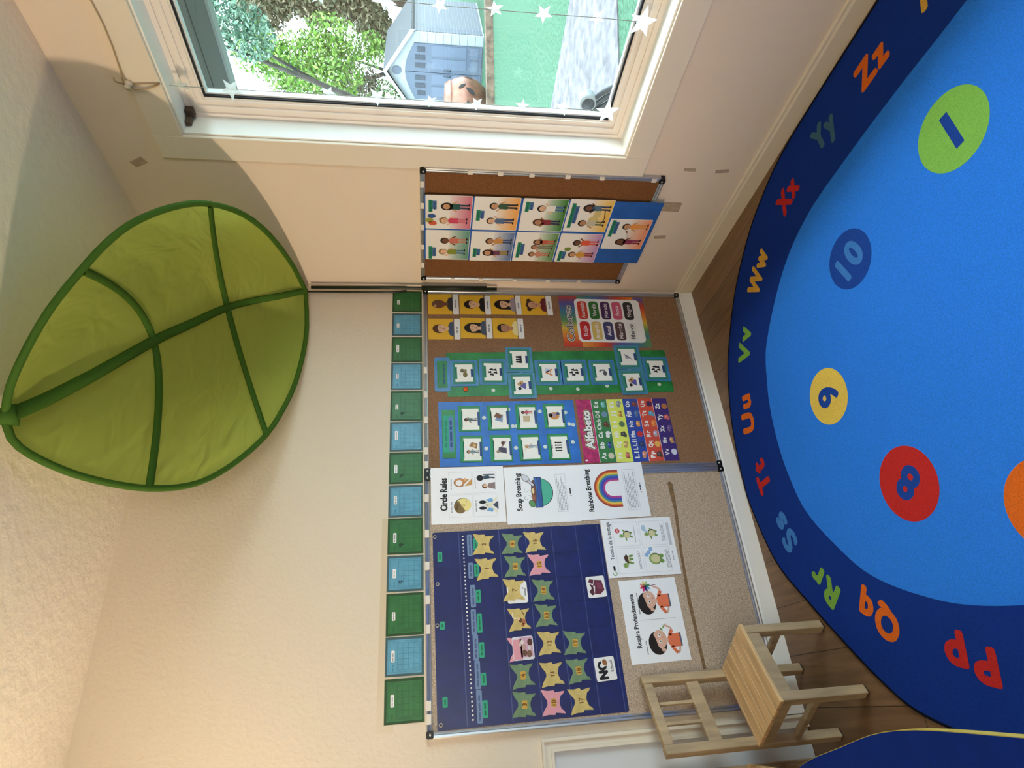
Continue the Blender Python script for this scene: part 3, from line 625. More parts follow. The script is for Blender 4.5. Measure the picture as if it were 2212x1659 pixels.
def bear(A):
    A.poly([(-.02, -.016), (.010, -.018), (.012, .0), (-.004, .010), (-.012, .0)], C(96, 92, 160), 4); A.disc(.006, .012, .009, C(190, 150, 100), 5, n=12); A.disc(-.016, .012, .008, HR[0], 5, n=12); A.disc(.014, .002, .009, C(190, 150, 100), 5, n=12)
def snack(A): A.disc(-.008, -.004, .014, C(120, 108, 56), 4, .010); A.disc(.012, .008, .010, C(104, 96, 60), 4, .009); A.disc(.012, -.006, .008, C(130, 120, 76), 5, .006); A.scribble(-.012, .006, .018, .003, GREY, 4)
def easel(A): A.line([(-.016, -.016), (0, .014), (.016, -.016)], .006, C(206, 116, 66), 4); A.rect(.002, -.004, .02, .016, C(190, 200, 216), 4); A.line([(-.012, -.008), (.012, -.008)], .004, C(206, 116, 66), 5)
def tap(A): A.disc(-.006, -.010, .012, C(86, 86, 90), 4, .010); A.line([(.010, -.012), (.010, .010), (.0, .014)], .008, C(120, 112, 104), 4)
def pencil(A): A.line([(-.014, -.018), (.014, .016)], .004, C(96, 70, 90), 5); A.rect(-.010, -.004, .008, .014, C(170, 170, 178), 4)
SC = [('c1', -.4742, 1.1695, snack, 'of olive-green food'), ('c2', -.4685, 1.0409, circle_people, 'of people sitting in a circle, second from the top'), ('c3', -.4054, .9183, lambda A: people(A, 3), 'of three black figures sitting side by side'), ('c4', -.5389, .9151, bear, 'of a child with a bear, upper one'), ('c5', -.4732, .7879, easel, 'of an orange easel'),
      ('c6', -.4721, .6685, circle_people, 'of people sitting in a circle, below the easel card'), ('c7', -.4729, .5361, tap, 'of a grey bowl and tap'), ('c8', -.3928, .4027, pencil, 'of a slanted pencil'), ('c9', -.5254, .4021, bear, 'of a child with a bear, lower one'), ('c10', -.4573, .2759, circle_people, 'of people sitting in a circle, lowest on the strip')]
for i, (nm, a, z, fn, lab) in enumerate(SC):
    A = Art(.0008); X, Z = .0655, .0615; top = nm in ('c3', 'c8'); mid = nm in ('c4', 'c9')
    A.slab(rr(-X, -Z, X, Z, .006), M((74, 138, 176), .35, .4, 0, .2, 14) if mid or top else SKYB); A.rect(-X+.010, -Z+.012, X-.010, Z-.012, C(52, 128, 110), 1)
    A.rect(-.044, -.038, .044, .040, IVORY, 2); A.rect(-.030, .031, .032, .041, TEALP, 3); A.rect(-.020, -.042, .020, -.029, NAVYL, 3); A.rect(-.044, -.038, -.044+.010, -.030, IVORY, 3)
    A.scribble(-.024, .026, .036, .004, C(24, 84, 70), 4, seed=i); A.scribble(-.016, .016, -.035, .004, C(26, 44, 84), 4, seed=i+9); fn(A)
    sheet(A, 'schedule_card', 'b', a, z, .0137+(.0012 if mid or top else 0)+.0012*(nm == 'c4')*0, rnd.uniform(-.015, .02), 'blue schedule card %s' % lab, 'picture card', 'cards on the schedule strip')

# --- blue feelings poster and its cards
A = Art(.0009); A.slab([(-.1474, -.296), (.1474, -.296), (.1474, .296), (-.1474, .296)], BLUEP)
bp_o = sheet(A, 'blue_poster', 'b', -.7627, .9897, D1, .004, 'tall bright blue poster with eight picture cards in two columns', 'poster')
velcro(bp_o, (-.7627, .9897), [(-.693, 1.093), (-.834, 1.092), (-.655, .985), (-.735, .972), (-.735, .955), (-.835, .967), (-.668, .848), (-.833, .842), (-.675, .735), (-.730, .725), (-.735, .708), (-.815, .720)])
A = Art(.0008); A.slab(rr(-.110, -.028, .110, .028, .003), GREENP); A.rect(-.084, -.022, .084, .024, C(46, 158, 126), 1); A.rect(-.080, -.019, .078, .000, C(92, 128, 176), 2)
A.scribble(-.062, .060, .012, .009, TEALP, 3, gap=0, seed=3); A.scribble(-.060, .060, -.009, .009, NAVYL, 3, gap=0, seed=8)
sheet(A, 'poster_title_card', 'b', -.7645, 1.2449, .0137, 0, 'green title card with blue writing band at the top of the blue poster', 'title card')
def p_stand(A): kid(A, -.006, -.030, .052, SK[2], HR[0], C(96, 110, 110), C(60, 66, 74), 4, 2)
def p_pillow(A): A.poly([(-.022, -.016), (.014, -.020), (.012, .004), (-.012, .016)], C(128, 146, 178), 4); A.poly([(-.006, -.006), (.010, -.018), (.024, .008), (.004, .020)], C(120, 84, 62), 5)
def p_read(A): kid(A, .020, -.026, .048, SK[2], HR[0], C(190, 84, 92), C(190, 84, 92), 4); A.rect(-.024, -.014, .004, .016, C(196, 176, 140), 4)
def p_hug(A): A.disc(0, 0, .018, C(206, 138, 70), 4, .022); A.disc(.002, .004, .010, C(170, 140, 150), 5, .014); A.disc(.002, .018, .009, HR[0], 5); A.disc(.010, -.016, .008, C(74, 76, 96), 5)
def p_box(A): kid(A, -.014, -.030, .050, SK[1], HR[0], C(116, 140, 150), C(60, 70, 84), 4); A.poly([(.0, -.022), (.022, -.026), (.030, -.002), (.012, .010)], C(156, 112, 70), 5); A.disc(.014, -.012, .007, C(206, 170, 120), 6)
def p_floor(A): A.poly([(-.026, -.022), (-.016, .014), (.004, .010), (.000, -.022)], C(78, 70, 88), 4); A.disc(-.016, .014, .007, C(150, 130, 110), 5); A.disc(.022, -.008, .008, C(90, 56, 44), 5); A.line([(.0, .0), (.020, -.012), (.030, -.020)], .007, C(170, 140, 150), 4)
def p_throw(A): kid(A, .004, -.030, .048, SK[3], HR[2], C(150, 160, 170), C(130, 140, 150), 4, 1); A.line([(-.02, .018), (.014, .02)], .002, C(210, 200, 130), 4)
def p_line(A):
    for k in range(4): x = -.018+k*.012; A.disc(x, .012, .004, INK, 4, n=8); A.line([(x, .008), (x, -.014)], .005, INK, 4)
    A.scribble(-.008, .006, .026, .003, GREY, 4)
BC = [(-.6963, 1.1558, p_stand, 'of a standing child with one arm up, top right'), (-.8348, 1.1534, p_box, 'of a child leaning over a brown box, top left'), (-.6943, 1.0312, p_pillow, 'of a blue pillow and brown shape, second right'), (-.8346, 1.0289, p_floor, 'of a kneeling figure and a low head, second left'), (-.6923, .9091, p_read, 'of a child in red beside a tan square, third right'), (-.8344, .9087, p_throw, 'of a pale blond child, third left'), (-.6902, .7866, p_hug, 'of an orange hugging figure, bottom right'), (-.834, .7839, p_line, 'of four black figures in a line, bottom left')]
for i, (a, z, fn, lab) in enumerate(BC):
    A = Art(.0008); X, Z = .0595, .0465; A.slab([(-X, -Z), (X, -Z), (X, Z), (-X, Z)], GREENP if i % 3 else C(60, 140, 84)); A.rect(-X+.004, -Z+.004, X-.004, Z-.004, C(54, 140, 92), 1)
    A.rect(-.052, -.040, .046, .033, IVORY, 2); A.rect(-.044, .030, .034, .044, C(38, 146, 96), 2); A.scribble(-.036, .028, .037, .005, TEALP, 3, seed=i); A.rect(-.034, -.044, .030, -.034, NAVYL, 3)
    fn(A); sheet(A, 'feelings_card', 'b', a, z, .0137, rnd.uniform(-.02, .02), 'blue poster card %s' % lab, 'picture card', 'cards on the blue poster')

# --- alphabet poster
A = Art(.0009); X, Z = .1497, .2104; A.slab([(-X, -Z), (X, -Z), (X, Z), (-X, Z)], C(60, 40, 100))
ys = [Z, Z-.068, Z-.140, Z-.214, Z-.284, Z-.352, -Z]
bands = [M((204, 52, 116), .4, .4, 0, .3, 40), C(58, 122, 70), C(218, 224, 96), C(46, 72, 158), C(206, 78, 58), C(62, 42, 112)]
for k in range(6): A.rect(-X, ys[k+1], X, ys[k], bands[k], 1)
for k in (1, 2, 4, 5): A.line([(-X, ys[k]), (X, ys[k])], .0016, C(240, 220, 230), 2)
for ft, mt, k in ((.0072, C(238, 206, 140), 2), (.0056, INK, 3), (.0022, WHITE, 4)): A.text('Alfabeto', .004, Z-.036, .034, mt, k, .0, .178, fat=ft)
rows = [['Aa', 'Bb', 'Cc', 'Chch', 'Dd', 'Ee'], ['Ff', 'Gg', 'Hh', 'Ii', 'Jj', 'Kk'], ['Ll', 'LLll', 'Mm', 'Nn', 'Ññ', 'Oo'], ['Pp', 'Qq', 'Rr', 'Ss', 'Tt', 'Uu'], ['Vv', 'Ww', 'Xx', 'Yy', 'Zz']]
BL = [[(206, 200, 170), (60, 84, 150), (226, 220, 220), (96, 60, 44), (110, 140, 170), (120, 190, 186)], [(196, 110, 100), (190, 160, 96), (70, 70, 62), (92, 120, 84), (204, 158, 70), (140, 144, 150)], [(206, 140, 110), (40, 56, 96), (190, 50, 56), (226, 160, 90), (84, 110, 150), (120, 60, 60)], [(80, 60, 60), (226, 172, 84), (176, 170, 186), (222, 132, 64), (92, 156, 180), (70, 40, 80)], [(206, 210, 224), (196, 150, 104), (110, 84, 130), (206, 100, 96), (180, 110, 60)]]
for r_, row in enumerate(rows):
    y0, y1 = ys[r_+2], ys[r_+1]; nn = len(row); xs = [-X+.030+k*(2*X-.056)/(nn-1 if nn > 1 else 1) for k in range(nn)]
    if nn == 5: xs = [-X+.040+k*.055 for k in range(5)]
    for k, t in enumerate(row):
        A.text(t, xs[k], y1-.020, .019, WHITE, 3, .0, .028 if len(t) == 2 else .047, fat=.0010, gap=1.15)
        x, y = xs[k], y1-.052; c = C(*BL[r_][k]); q = (r_*7+k*3) % 4
        if q == 0: A.disc(x, y, .014, c, 3, .013)
        elif q == 1: A.poly([(x-.015, y-.010), (x-.004, y-.014), (x+.015, y-.006), (x+.010, y+.012), (x-.006, y+.014)], c, 3)
        elif q == 2: A.disc(x-.006, y, .009, c, 3); A.disc(x+.008, y-.003, .009, c, 4, .011)
        else: A.disc(x, y, .015, c, 3, .009); A.line([(x-.012, y-.012), (x-.008, y)], .004, c, 3); A.line([(x+.012, y-.012), (x+.008, y)], .004, c, 3)
        if q != 0: A.disc(x+.003, y+.003, .004, C(*[min(255, v+50) for v in BL[r_][k]]), 5, n=8)
A.poly(ell(-X+.012, Z-.010, .004, .006, 10), WHITE, 3)
sheet(A, 'alphabet_poster', 'b', -.7609, .4708, D1, .004, 'alphabet poster of coloured bands with the pink title Alfabeto', 'poster')

# --- five white pages (the three in the column bridge the frame between the boards)
def lean(A, *a): o = sheet(A, a[0], 'b', *a[1:]); o.rotation_euler.z = -.048; return o
def page(w_, h_): A = Art(.0006); A.slab([(-w_/2, -h_/2), (w_/2, -h_/2), (w_/2, h_/2), (-w_/2, h_/2)], PAPER); return A
A = page(.2283, .2921); A.text('Circle Rules', .004, .097, .026, INK, 2, .0, .130, fat=.0014)
for sx in (-1, 1):
    for sz in (0, 1):
        cx, cz = .002+sx*.047, .030-sz*.096; A.box_line(cx-.044, cz-.046, cx+.044, cz+.046, .0008, LGREY, 1); A.scribble(cx-.026, cx+.022, cz+.036, .0035, GREY, 2, seed=sz*3+sx)
# listening head, hands, two seated, pair of children
x, z = -.045, .022; A.disc(x+.004, z, .027, INK, 2, .033); A.disc(x+.004, z-.002, .0255, C(232, 214, 140), 3, .031); A.poly(ell(x-.004, z+.010, .026, .024, 14, .3, PI+.9), C(128, 104, 64), 4); A.disc(x-.002, z+.026, .016, C(128, 104, 64), 4, .010); A.disc(x+.002, z-.002, .006, C(214, 190, 116), 5, .009); A.line([(x+.014, z-.014), (x+.022, z-.012)], .002, INK, 5)
x, z = .050, .022; A.disc(x, z+.010, .018, INK, 2, .024); A.disc(x, z+.010, .0165, C(206, 142, 92), 3, .0225); A.disc(x-.002, z+.012, .012, WHITE, 4, .013); A.poly([(x-.016, z-.006), (x+.014, z-.004), (x+.012, z-.040), (x-.012, z-.040)], C(196, 146, 84), 3); A.line([(x-.014, z-.006), (x+.014, z-.034)], .007, WHITE, 4); A.disc(x+.012, z-.012, .006, C(220, 176, 130), 5)
x, z = -.045, -.078
for s_ in (-1, 1):
    A.disc(x+s_*.012, z+.022, .007, INK, 4, .014); A.poly([(x+s_*.008, z+.012), (x+s_*.022, z+.008), (x+s_*.028, z-.016), (x+s_*.014, z-.022)], C(118, 166, 214), 3); A.line([(x-s_*.018, z+.008), (x+s_*.030, z-.036)], .006, C(232, 224, 190), 4)
A.poly([(x-.018, z-.040), (x+.016, z-.040), (x, z-.018)], C(70, 74, 88), 3); A.disc(x, z+.004, .006, C(196, 190, 160), 5)
x, z = .052, -.076
A.disc(x+.014, z+.026, .012, INK, 3, .014); A.poly([(x+.008, z+.012), (x+.022, z+.012), (x+.026, z-.010), (x+.012, z-.014)], C(60, 76, 96), 3); A.line([(x+.016, z-.012), (x+.014, z-.034)], .006, C(50, 60, 80), 3); A.line([(x+.028, z+.014), (x+.028, z-.034)], .003, INK, 3)
A.disc(x-.020, z+.008, .010, HR[1], 3, .011); A.disc(x-.018, z+.006, .007, SK[0], 4, .008); A.poly([(x-.026, z-.004), (x-.010, z-.006), (x-.004, z-.034), (x-.034, z-.034)], C(140, 120, 116), 3)
lean(A, 'rules_page', -1.0315, 1.1757, 0.0178, 0.0, 'white page titled Circle Rules, with four small drawings', 'page', 'white pages in a column')
A = page(.234, .2983); A.text('Soup Breathing', .012, .096, .021, INK, 2, .0, .154, fat=.0009)
cx, cz = .008, .0                                # bowl of soup
A.poly(ell(cx, cz+.012, .059, .058, 20, PI, 2*PI), INK, 2); A.poly(ell(cx, cz+.010, .0565, .053, 20, PI, 2*PI), C(78, 172, 146), 3)
A.rect(cx-.063, cz+.000, cx+.063, cz+.030, INK, 3); A.rect(cx-.061, cz+.002, cx+.061, cz+.017, C(54, 86, 150), 4); A.rect(cx-.061, cz+.018, cx+.061, cz+.028, C(66, 106, 172), 4)
A.disc(cx, cz+.033, .052, INK, 4, .011); A.disc(cx, cz+.033, .050, C(112, 74, 66), 5, .009); A.disc(cx-.022, cz+.036, .013, C(150, 96, 70), 6, .007); A.disc(cx+.006, cz+.036, .012, C(230, 206, 150), 6, .005)
A.disc(cx-.046, cz+.044, .016, INK, 5, .012, .6); A.disc(cx-.046, cz+.044, .0145, C(92, 146, 92), 6, .0105, .6)
A.line([(cx+.026, cz+.030), (cx+.052, cz+.056)], .012, INK, 6); A.line([(cx+.028, cz+.032), (cx+.052, cz+.056)], .0085, C(206, 206, 216), 7); A.disc(cx+.060, cz+.064, .0125, INK, 6, .020, -.75); A.disc(cx+.060, cz+.064, .011, C(206, 206, 216), 7, .0185, -.75)
for s_, x in ((1, -.014), (-1, .016)): A.ring(x, cz+.066, .006, .0075, GREY, 3, .3, 4.4, 12); A.ring(x+.004*s_, cz+.052, .005, .0065, GREY, 3, 3.6, 7.2, 10)
A.box_line(-.075, -.102, .080, -.060, .0008, GREY, 2)
for k in range(6): A.scribble(-.070, .070-.02*(k % 3), -.066-k*.006, .0026, GREY, 2, seed=k)
A.text('8', -.012, -.118, .007, INK, 2, .02); A.scribble(-.004, .028, -.117, .005, INK, 2, gap=0, seed=2)
lean(A, 'soup_page', -1.0403, 0.8773, 0.0186, 0.006, 'white page titled Soup Breathing, with a green soup bowl', 'page', 'white pages in a column')
A = page(.2305, .2926); A.text('Rainbow Breathing', .006, .098, .021, INK, 2, .0, .176, fat=.0009)
RC = [(156, 60, 40), (196, 82, 46), (226, 144, 60), (226, 196, 90), (110, 150, 90), (64, 120, 176), (56, 84, 172), (72, 72, 166), (140, 72, 150), (190, 60, 130)]
for k, c in enumerate(RC):
    r1 = .078-k*.0046; A.ring(.008, -.004, r1-.0047, r1, C(*c), 2, 0, PI, 26, 1.0)
    for s_ in (-1, 1): A.rect(.008+min(s_*r1, s_*(r1-.0047)), -.036, .008+max(s_*r1, s_*(r1-.0047)), -.004, C(*c), 2)
A.box_line(-.085, -.108, .086, -.056, .0008, GREY, 2)
for k in range(7): A.scribble(-.078, .076-.018*(k % 3), -.063-k*.0062, .0026, GREY, 2, seed=k+20)
A.text('8', -.014, -.124, .007, INK, 2, .02); A.scribble(-.006, .026, -.123, .005, INK, 2, gap=0, seed=4)
lean(A, 'rainbow_page', -1.0353, 0.5844, 0.0194, 0.022, 'white page titled Rainbow Breathing, with a drawn rainbow', 'page', 'white pages in a column')
def turtle(A, x, y, s_, pose):
    G1, G2, SH, BE = C(140, 168, 96), C(112, 146, 76), C(66, 66, 48), C(206, 198, 150)
    if pose == 'walk':
        A.poly([(x-.5*s_, y+.1*s_), (x+.3*s_, y+.05*s_), (x+.75*s_, y+.25*s_), (x+.30*s_, y+.62*s_), (x-.2*s_, y+.5*s_)], C(74, 46, 36), 4)
        A.poly([(x-.4*s_, y+.1*s_), (x+.5*s_, y+.14*s_), (x+.4*s_, y-.2*s_), (x-.3*s_, y-.3*s_)], BE, 4)
        A.disc(x-.72*s_, y+.5*s_, .32*s_, G1, 5, .36*s_); A.line([(x-.6*s_, y+.3*s_), (x-.25*s_, y)], .3*s_, G1, 4)
        for q in (-.5, .05, .5): A.line([(x+q*.8*s_, y-.1*s_), (x+q*s_, y-.62*s_)], .26*s_, G2, 5)
        A.disc(x-.84*s_, y+.58*s_, .05*s_, INK, 6, n=8); A.disc(x-.62*s_, y+.58*s_, .05*s_, INK, 6, n=8)
    elif pose == 'tuck':
        A.disc(x, y+.1*s_, .58*s_, SH, 4, .66*s_); A.disc(x-.02*s_, y+.14*s_, .54*s_, G1, 5, .60*s_); A.disc(x, y+.06*s_, .40*s_, BE, 6, .5*s_)
        for q in (-1, 1): A.disc(x+q*.26*s_, y-.6*s_, .2*s_, G2, 5, .24*s_)
    else:
        A.disc(x+.08*s_, y-.05*s_, .46*s_, SH, 4, .5*s_); A.disc(x, y-.05*s_, .38*s_, BE, 5, .44*s_); A.disc(x-.1*s_, y+.68*s_, .22*s_, G1, 6, .28*s_); A.line([(x-.06*s_, y+.5*s_), (x, y+.3*s_)], .2*s_, G1, 5)
        for q, u in ((-1, .1), (1, .45 if pose == 'stop' else .1)): A.line([(x+q*.3*s_, y+.15*s_), (x+q*.68*s_, y+u*s_)], .17*s_, G2, 5); A.line([(x+q*.2*s_, y-.4*s_), (x+q*.3*s_, y-.74*s_)], .2*s_, G2, 5)
        A.disc(x-.18*s_, y+.74*s_, .035*s_, INK, 7, n=8); A.disc(x-.02*s_, y+.74*s_, .035*s_, INK, 7, n=8)
A = page(.2273, .2936); A.text('Técnica de la tortuga', .028, .120, .016, C(50, 50, 60), 2, .012, .148)
A.ring(-.098, .119, .006, .009, C(120, 160, 100), 2, 1, 6.2, 12); A.scribble(-.086, -.062, .119, .008, INK, 2, gap=0)
for sx in (-1, 1):
    for sz in (0, 1):
        cx, cz = sx*.052, .050-sz*.112; A.box_line(cx-.048, cz-.052, cx+.048, cz+.052, .001, LGREY, 1)
        for k in range(1+(sz == 1)*2+(sx < 0)): A.scribble(cx-.034, cx+.034, cz-.036-k*.0048, .0026, GREY, 2, seed=sx+sz*3+k)
turtle(A, -.048, .056, .030, 'walk'); turtle(A, .048, .048, .032, 'stop'); turtle(A, -.050, -.056, .038, 'tuck'); turtle(A, .050, -.056, .032, 'think')
A.disc(.066, .084, .0095, C(196, 60, 64), 3); A.rect(.059, .082, .073, .086, C(230, 190, 190), 4)
for q, (x, y) in enumerate(((-.034, -.020), (-.024, -.030), (-.012, -.040))): A.disc(x, y, .008, C(140, 176, 214), 3, .008)
A.disc(.072, -.026, .013, C(172, 196, 214), 3, .009); A.disc(.058, -.036, .005, C(172, 196, 214), 3)
A.scribble(-.06, -.02, -.128, .003, GREY, 2); A.rect(.0, -.134, .09, -.122, LGREY, 1)
sheet(A, 'turtle_page', 'b', -1.2674, .5045, .0138, .006, 'white page titled Técnica de la tortuga, with four green turtles', 'page', 'white pages below the calendar')
A = page(.2931, .2275); A.text('Respira Profundamente', .0, .074, .017, C(52, 50, 58), 2, .0, .188, fat=.0007); A.line([(.0, -.086), (.0, .052)], .0012, GREY, 2)
def breather(A, x, y, flower, lift=0):
    HRB, SKN, OR = HR[0], C(214, 170, 148), C(222, 116, 78)
    A.poly([(x-.022, y-.075), (x+.024, y-.075), (x+.022, y-.034), (x+.008, y-.026), (x-.008, y-.026), (x-.024, y-.036)], OR, 3); A.rect(x-.022, y-.080, x+.024, y-.074, C(96, 100, 120), 3)
    A.line([(x-.020, y-.038), (x-.044, y-.056)], .012, OR, 3); A.line([(x-.044, y-.056), (x-.040, y-.064), (x-.020, y-.070)], .007, SKN, 3)
    A.line([(x+.018, y-.036), (x+.036, y-.048)], .012, OR, 3); A.line([(x+.036, y-.048), (x+.044, y-.044), (x+.054, y-.022)], .007, SKN, 3)
    A.rect(x-.005, y-.030, x+.006, y-.014, SKN, 4)
    A.disc(x-.006, y+.014, .040, HRB, 4, .035); A.poly(ell(x+.006, y+.004, .032, .027, 20), SKN, 5); A.poly(ell(x-.006, y+.018, .036, .028, 14, .35, PI-.1)+[(x-.030, y+.004), (x-.016, y+.014), (x+.010, y+.020)], HRB, 6); A.disc(x-.030, y-.004, .006, SKN, 7, .008)
    for q in (-.002, .020): A.disc(x+q, y+.004, .0055, WHITE, 6, .006, n=10); A.disc(x+q+.001, y+.003, .0028, INK, 7, n=8)
    A.line([(x+.008, y-.012), (x+.016, y-.012)], .0016, C(150, 80, 70), 6)
    if flower:
        cs = [(226, 206, 120), (220, 140, 120), (206, 60, 84), (206, 40, 110), (52, 50, 120), (84, 150, 190), (70, 140, 90), (170, 200, 150)]
        for k, c in enumerate(cs): t = k*PI/4+.3; A.disc(x+.056+.011*math.cos(t), y+.010+.011*math.sin(t), .010, C(*c), 4, .0045, t)
        A.line([(x+.056, y-.002), (x+.060, y-.034)], .0022, C(120, 70, 80), 3)
    else:
        A.disc(x+.040, y-.008, .007, C(110, 150, 90), 4, .003, .8); A.disc(x+.048, y-.018, .007, C(120, 160, 80), 4, .003, -.6); A.line([(x+.055, y-.012), (x+.058, y-.034)], .0014, LGREY, 3)
breather(A, -.076, -.012, False); breather(A, .064, .002, True); A.scribble(-.118, -.066, .046, .004, GREY, 2, gap=0, seed=1); A.scribble(.022, .098, .050, .004, GREY, 2, gap=0, seed=2)
sheet(A, 'breathing_page', 'b', -1.5385, .5004, D1, .012, 'white wide page titled Respira Profundamente, with two boys in orange shirts', 'page', 'white pages below the calendar')

# --- blue pocket calendar
NAVY = M((22, 36, 100), .38, .5, 0, .15, 20, .12, 30); FILM = M((66, 78, 128), .3, .5)
CX, CZ, CT = -1.5040, .9831, .0105
ch = Art(.0016); X, Z = .3305, .3316
ch.slab(rr(-X, -Z, X, Z, .006), NAVY)
def cl2(a, z):                                  # wall point -> chart coordinates
    dx, dz = a-CX, z-CZ; c, s_ = math.cos(CT), math.sin(CT); return dx*c+dz*s_, -dx*s_+dz*c
chart = sheet(ch, 'pocket_calendar', 'b', CX, CZ, D1, CT, 'dark blue pocket calendar with butterfly day cards, on the left board', 'pocket calendar')
dt = Art(.0004); p0, p1 = cl2(-1.1961, 1.2034), cl2(-1.8142, 1.192)
nd = 46
for k in range(nd): dt.disc(p0[0]+(p1[0]-p0[0])*k/(nd-1), p0[1]+(p1[1]-p0[1])*k/(nd-1), .0031, WHITE, 1, n=8)
o = dt.build('dotted_line', parent=chart); o.location = (0, -.0016, 0)
pk = MB()
for zz in (1.215, 1.060, .957, .853, .755, .665): u, v = cl2(CX, zz); pk.box((-X+.004, -.0024, v-.0015), (X-.004, -.0016, v+.0015), FILM)
for aa in (-1.276, -1.365, -1.456, -1.549, -1.643, -1.737): u, v = cl2(aa, .86); pk.box((u-.0012, -.0024, -Z+.02), (u+.0012, -.0016, v+.19), NAVY)
pk.build('pocket_seam', parent=chart)
for a, z in ((-1.1933, 1.3177), (-1.3676, 1.3103), (-1.5101, 1.3139), (-1.8215, 1.3073)):
    u, v = cl2(a, z-.008); MB().tube([(u+.0055*math.cos(t), -.0022, v+.0055*math.sin(t)) for t in [2*PI*k/16 for k in range(16)]], .0016, M((190, 180, 160), .3, .5, .8), n=6, closed=True).build('eyelet', parent=chart)
DC = .0146
def tagcard(name, a, z, w_, h_, col, ink, label, grp, d=DC, r=.004, seed=0, tilt=0):
    A = Art(.0005); A.slab(rr(-w_/2, -h_/2, w_/2, h_/2, r), col); A.scribble(-w_/2+.008, w_/2-.008, 0, h_*.3, ink, 1, gap=0, seed=seed); sheet(A, name, 'b', a, z, d, tilt, label, 'label card', grp)
GB = C(112, 134, 170); GBI = C(74, 92, 128); GN = C(52, 160, 124); GNI = C(26, 104, 78)
ordr = ['rightmost', 'second from the right', 'third from the right', 'middle', 'third from the left', 'second from the left', 'leftmost']
for i, (a, z, w_) in enumerate([(-1.2316, 1.1781, .082), (-1.3256, 1.1778, .058), (-1.4174, 1.1738, .079), (-1.5059, 1.1755, .086), (-1.5912, 1.1721, .086), (-1.6792, 1.1699, .089), (-1.7761, 1.1685, .101)]):
    tagcard('weekday_label', a, z, w_, .0195, GB, GBI, 'grey-blue weekday label, %s in the row under the dotted line' % ordr[i], 'grey-blue weekday labels', DC+(i % 2)*.0009, seed=i)
for i, (a, z, w_) in enumerate([(-1.2274, 1.1555, .0446), (-1.3252, 1.1559, .046), (-1.4187, 1.1545, .0463), (-1.5114, 1.1544, .0642), (-1.6009, 1.1513, .0503), (-1.6937, 1.1501, .040), (-1.7855, 1.1495, .0532)]):
    tagcard('weekday_label', a, z, w_, .0185, GN, GNI, 'green weekday label, %s in the row just above the butterflies' % ordr[i], 'green weekday labels', DC+.0002, .002, seed=i+10)
for i, (a, z, w_, t) in enumerate([(-1.2693, 1.292, .0369, 'right'), (-1.5117, 1.288, .0274, 'centre'), (-1.7549, 1.284, .0324, 'left')]):
    tagcard('title_tab', a, z, w_, .0175, GN, GNI, 'small green tab at the top %s of the blue pocket calendar' % t, 'green tabs at the top of the calendar', seed=i+20)
BFP = [(1, .95), (.96, -.02), (.78, -.12), (.80, -.24), (.92, -.92), (.58, -.70), (.50, -.50), (.10, -.42)]
BF = [(-.98+.0, .95)]
half = [(.16, .50), (.62, .80), (1.0, .96), (.90, .45), (.93, -.04), (.76, -.12), (.86, -.86), (.62, -.74), (.52, -.56), (.12, -.44)]
BUT = half+[(-x, y) for x, y in half[::-1]]
YB, GB_, PB = M((216, 190, 118), .55, .3, 0, .12, 40), M((122, 148, 112), .55, .3, 0, .12, 40), M((222, 154, 164), .55, .3)
BFD = {1: (-1.321, 1.1164, 'y'), 2: (-1.2308, 1.1236, 'y'), 9: (-1.2337, 1.0127, 'g'), 8: (-1.319, 1.0082, 'g'), 16: (-1.2287, .9239, 'y'), 15: (-1.3161, .9153, 'p'), 7: (-1.4048, 1.0195, 'y'), 14: (-1.4114, .9086, 'g'), 13: (-1.5003, .9069, 'g'), 12: (-1.5937, .9061, 'y'), 19: (-1.5999, .8118, 'g'), 6: (-1.5073, 1.0076, 'y'), 5: (-1.6055, 1.0144, 'p'), 4: (-1.6921, 1.0107, 'g'), 11: (-1.6948, .9066, 'y'), 18: (-1.6903, .8108, 'g'), 3: (-1.7823, 1.0135, 'g'), 10: (-1.7838, .9114, 'p'), 17: (-1.7839, .8149, 'y')}
GOLD = C(206, 160, 66); BRN = C(120, 76, 30)
for nmb, (a, z, c) in BFD.items():
    A = Art(.0005); mt = {'y': YB, 'g': GB_, 'p': PB}[c]; cn = {'y': 'yellow', 'g': 'green', 'p': 'pink'}[c]
    A.slab([(x*.0405, y*.0455) for x, y in BUT], mt); A.line([(0, .019), (0, -.017)], .0009, C(150, 130, 80), 1)
    if nmb not in (5, 6):
        if c != 'y': A.rrect(-.013, -.009, .013, .010, .002, GOLD, 1)
        A.text(str(nmb), 0, .0005, .0150, BRN, 2, .0, fat=.0006)
        lab = '%s butterfly card numbered %d in the pocket calendar' % (cn, nmb)
    elif nmb == 6:
        A.ring(.014, .016, .010, .012, IVORY, 2, .6, 3.6, 10); A.disc(-.004, -.002, .009, C(96, 66, 44), 2, .006); A.disc(-.010, -.014, .010, C(176, 104, 66), 2, .007); A.disc(.002, .004, .005, C(226, 190, 150), 3); A.disc(-.020, -.010, .006, C(160, 96, 60), 2); A.line([(.012, -.018), (.026, -.010)], .004, C(120, 84, 44), 2)
        lab = 'yellow butterfly card covered by a small brown picture, left of butterfly 7'
    else: lab = 'pink butterfly card mostly hidden behind a photo card, left of the yellow butterflies'
    d = {5: DC, 7: DC+.0014, 17: DC}.get(nmb, DC+.0003*(nmb % 2))+(.0012 if nmb in (2,) else 0)
    sheet(A, 'butterfly_card', 'b', a, z, d, rnd.uniform(-.07, .07), lab, 'day card', 'butterfly day cards')
A = Art(.0005); A.slab(rr(-.038, -.038, .038, .038, .007), WHITE); A.scribble(-.014, .014, -.030, .006, GREY, 1, seed=2); A.disc(.014, -.022, .003, GREY, 1)
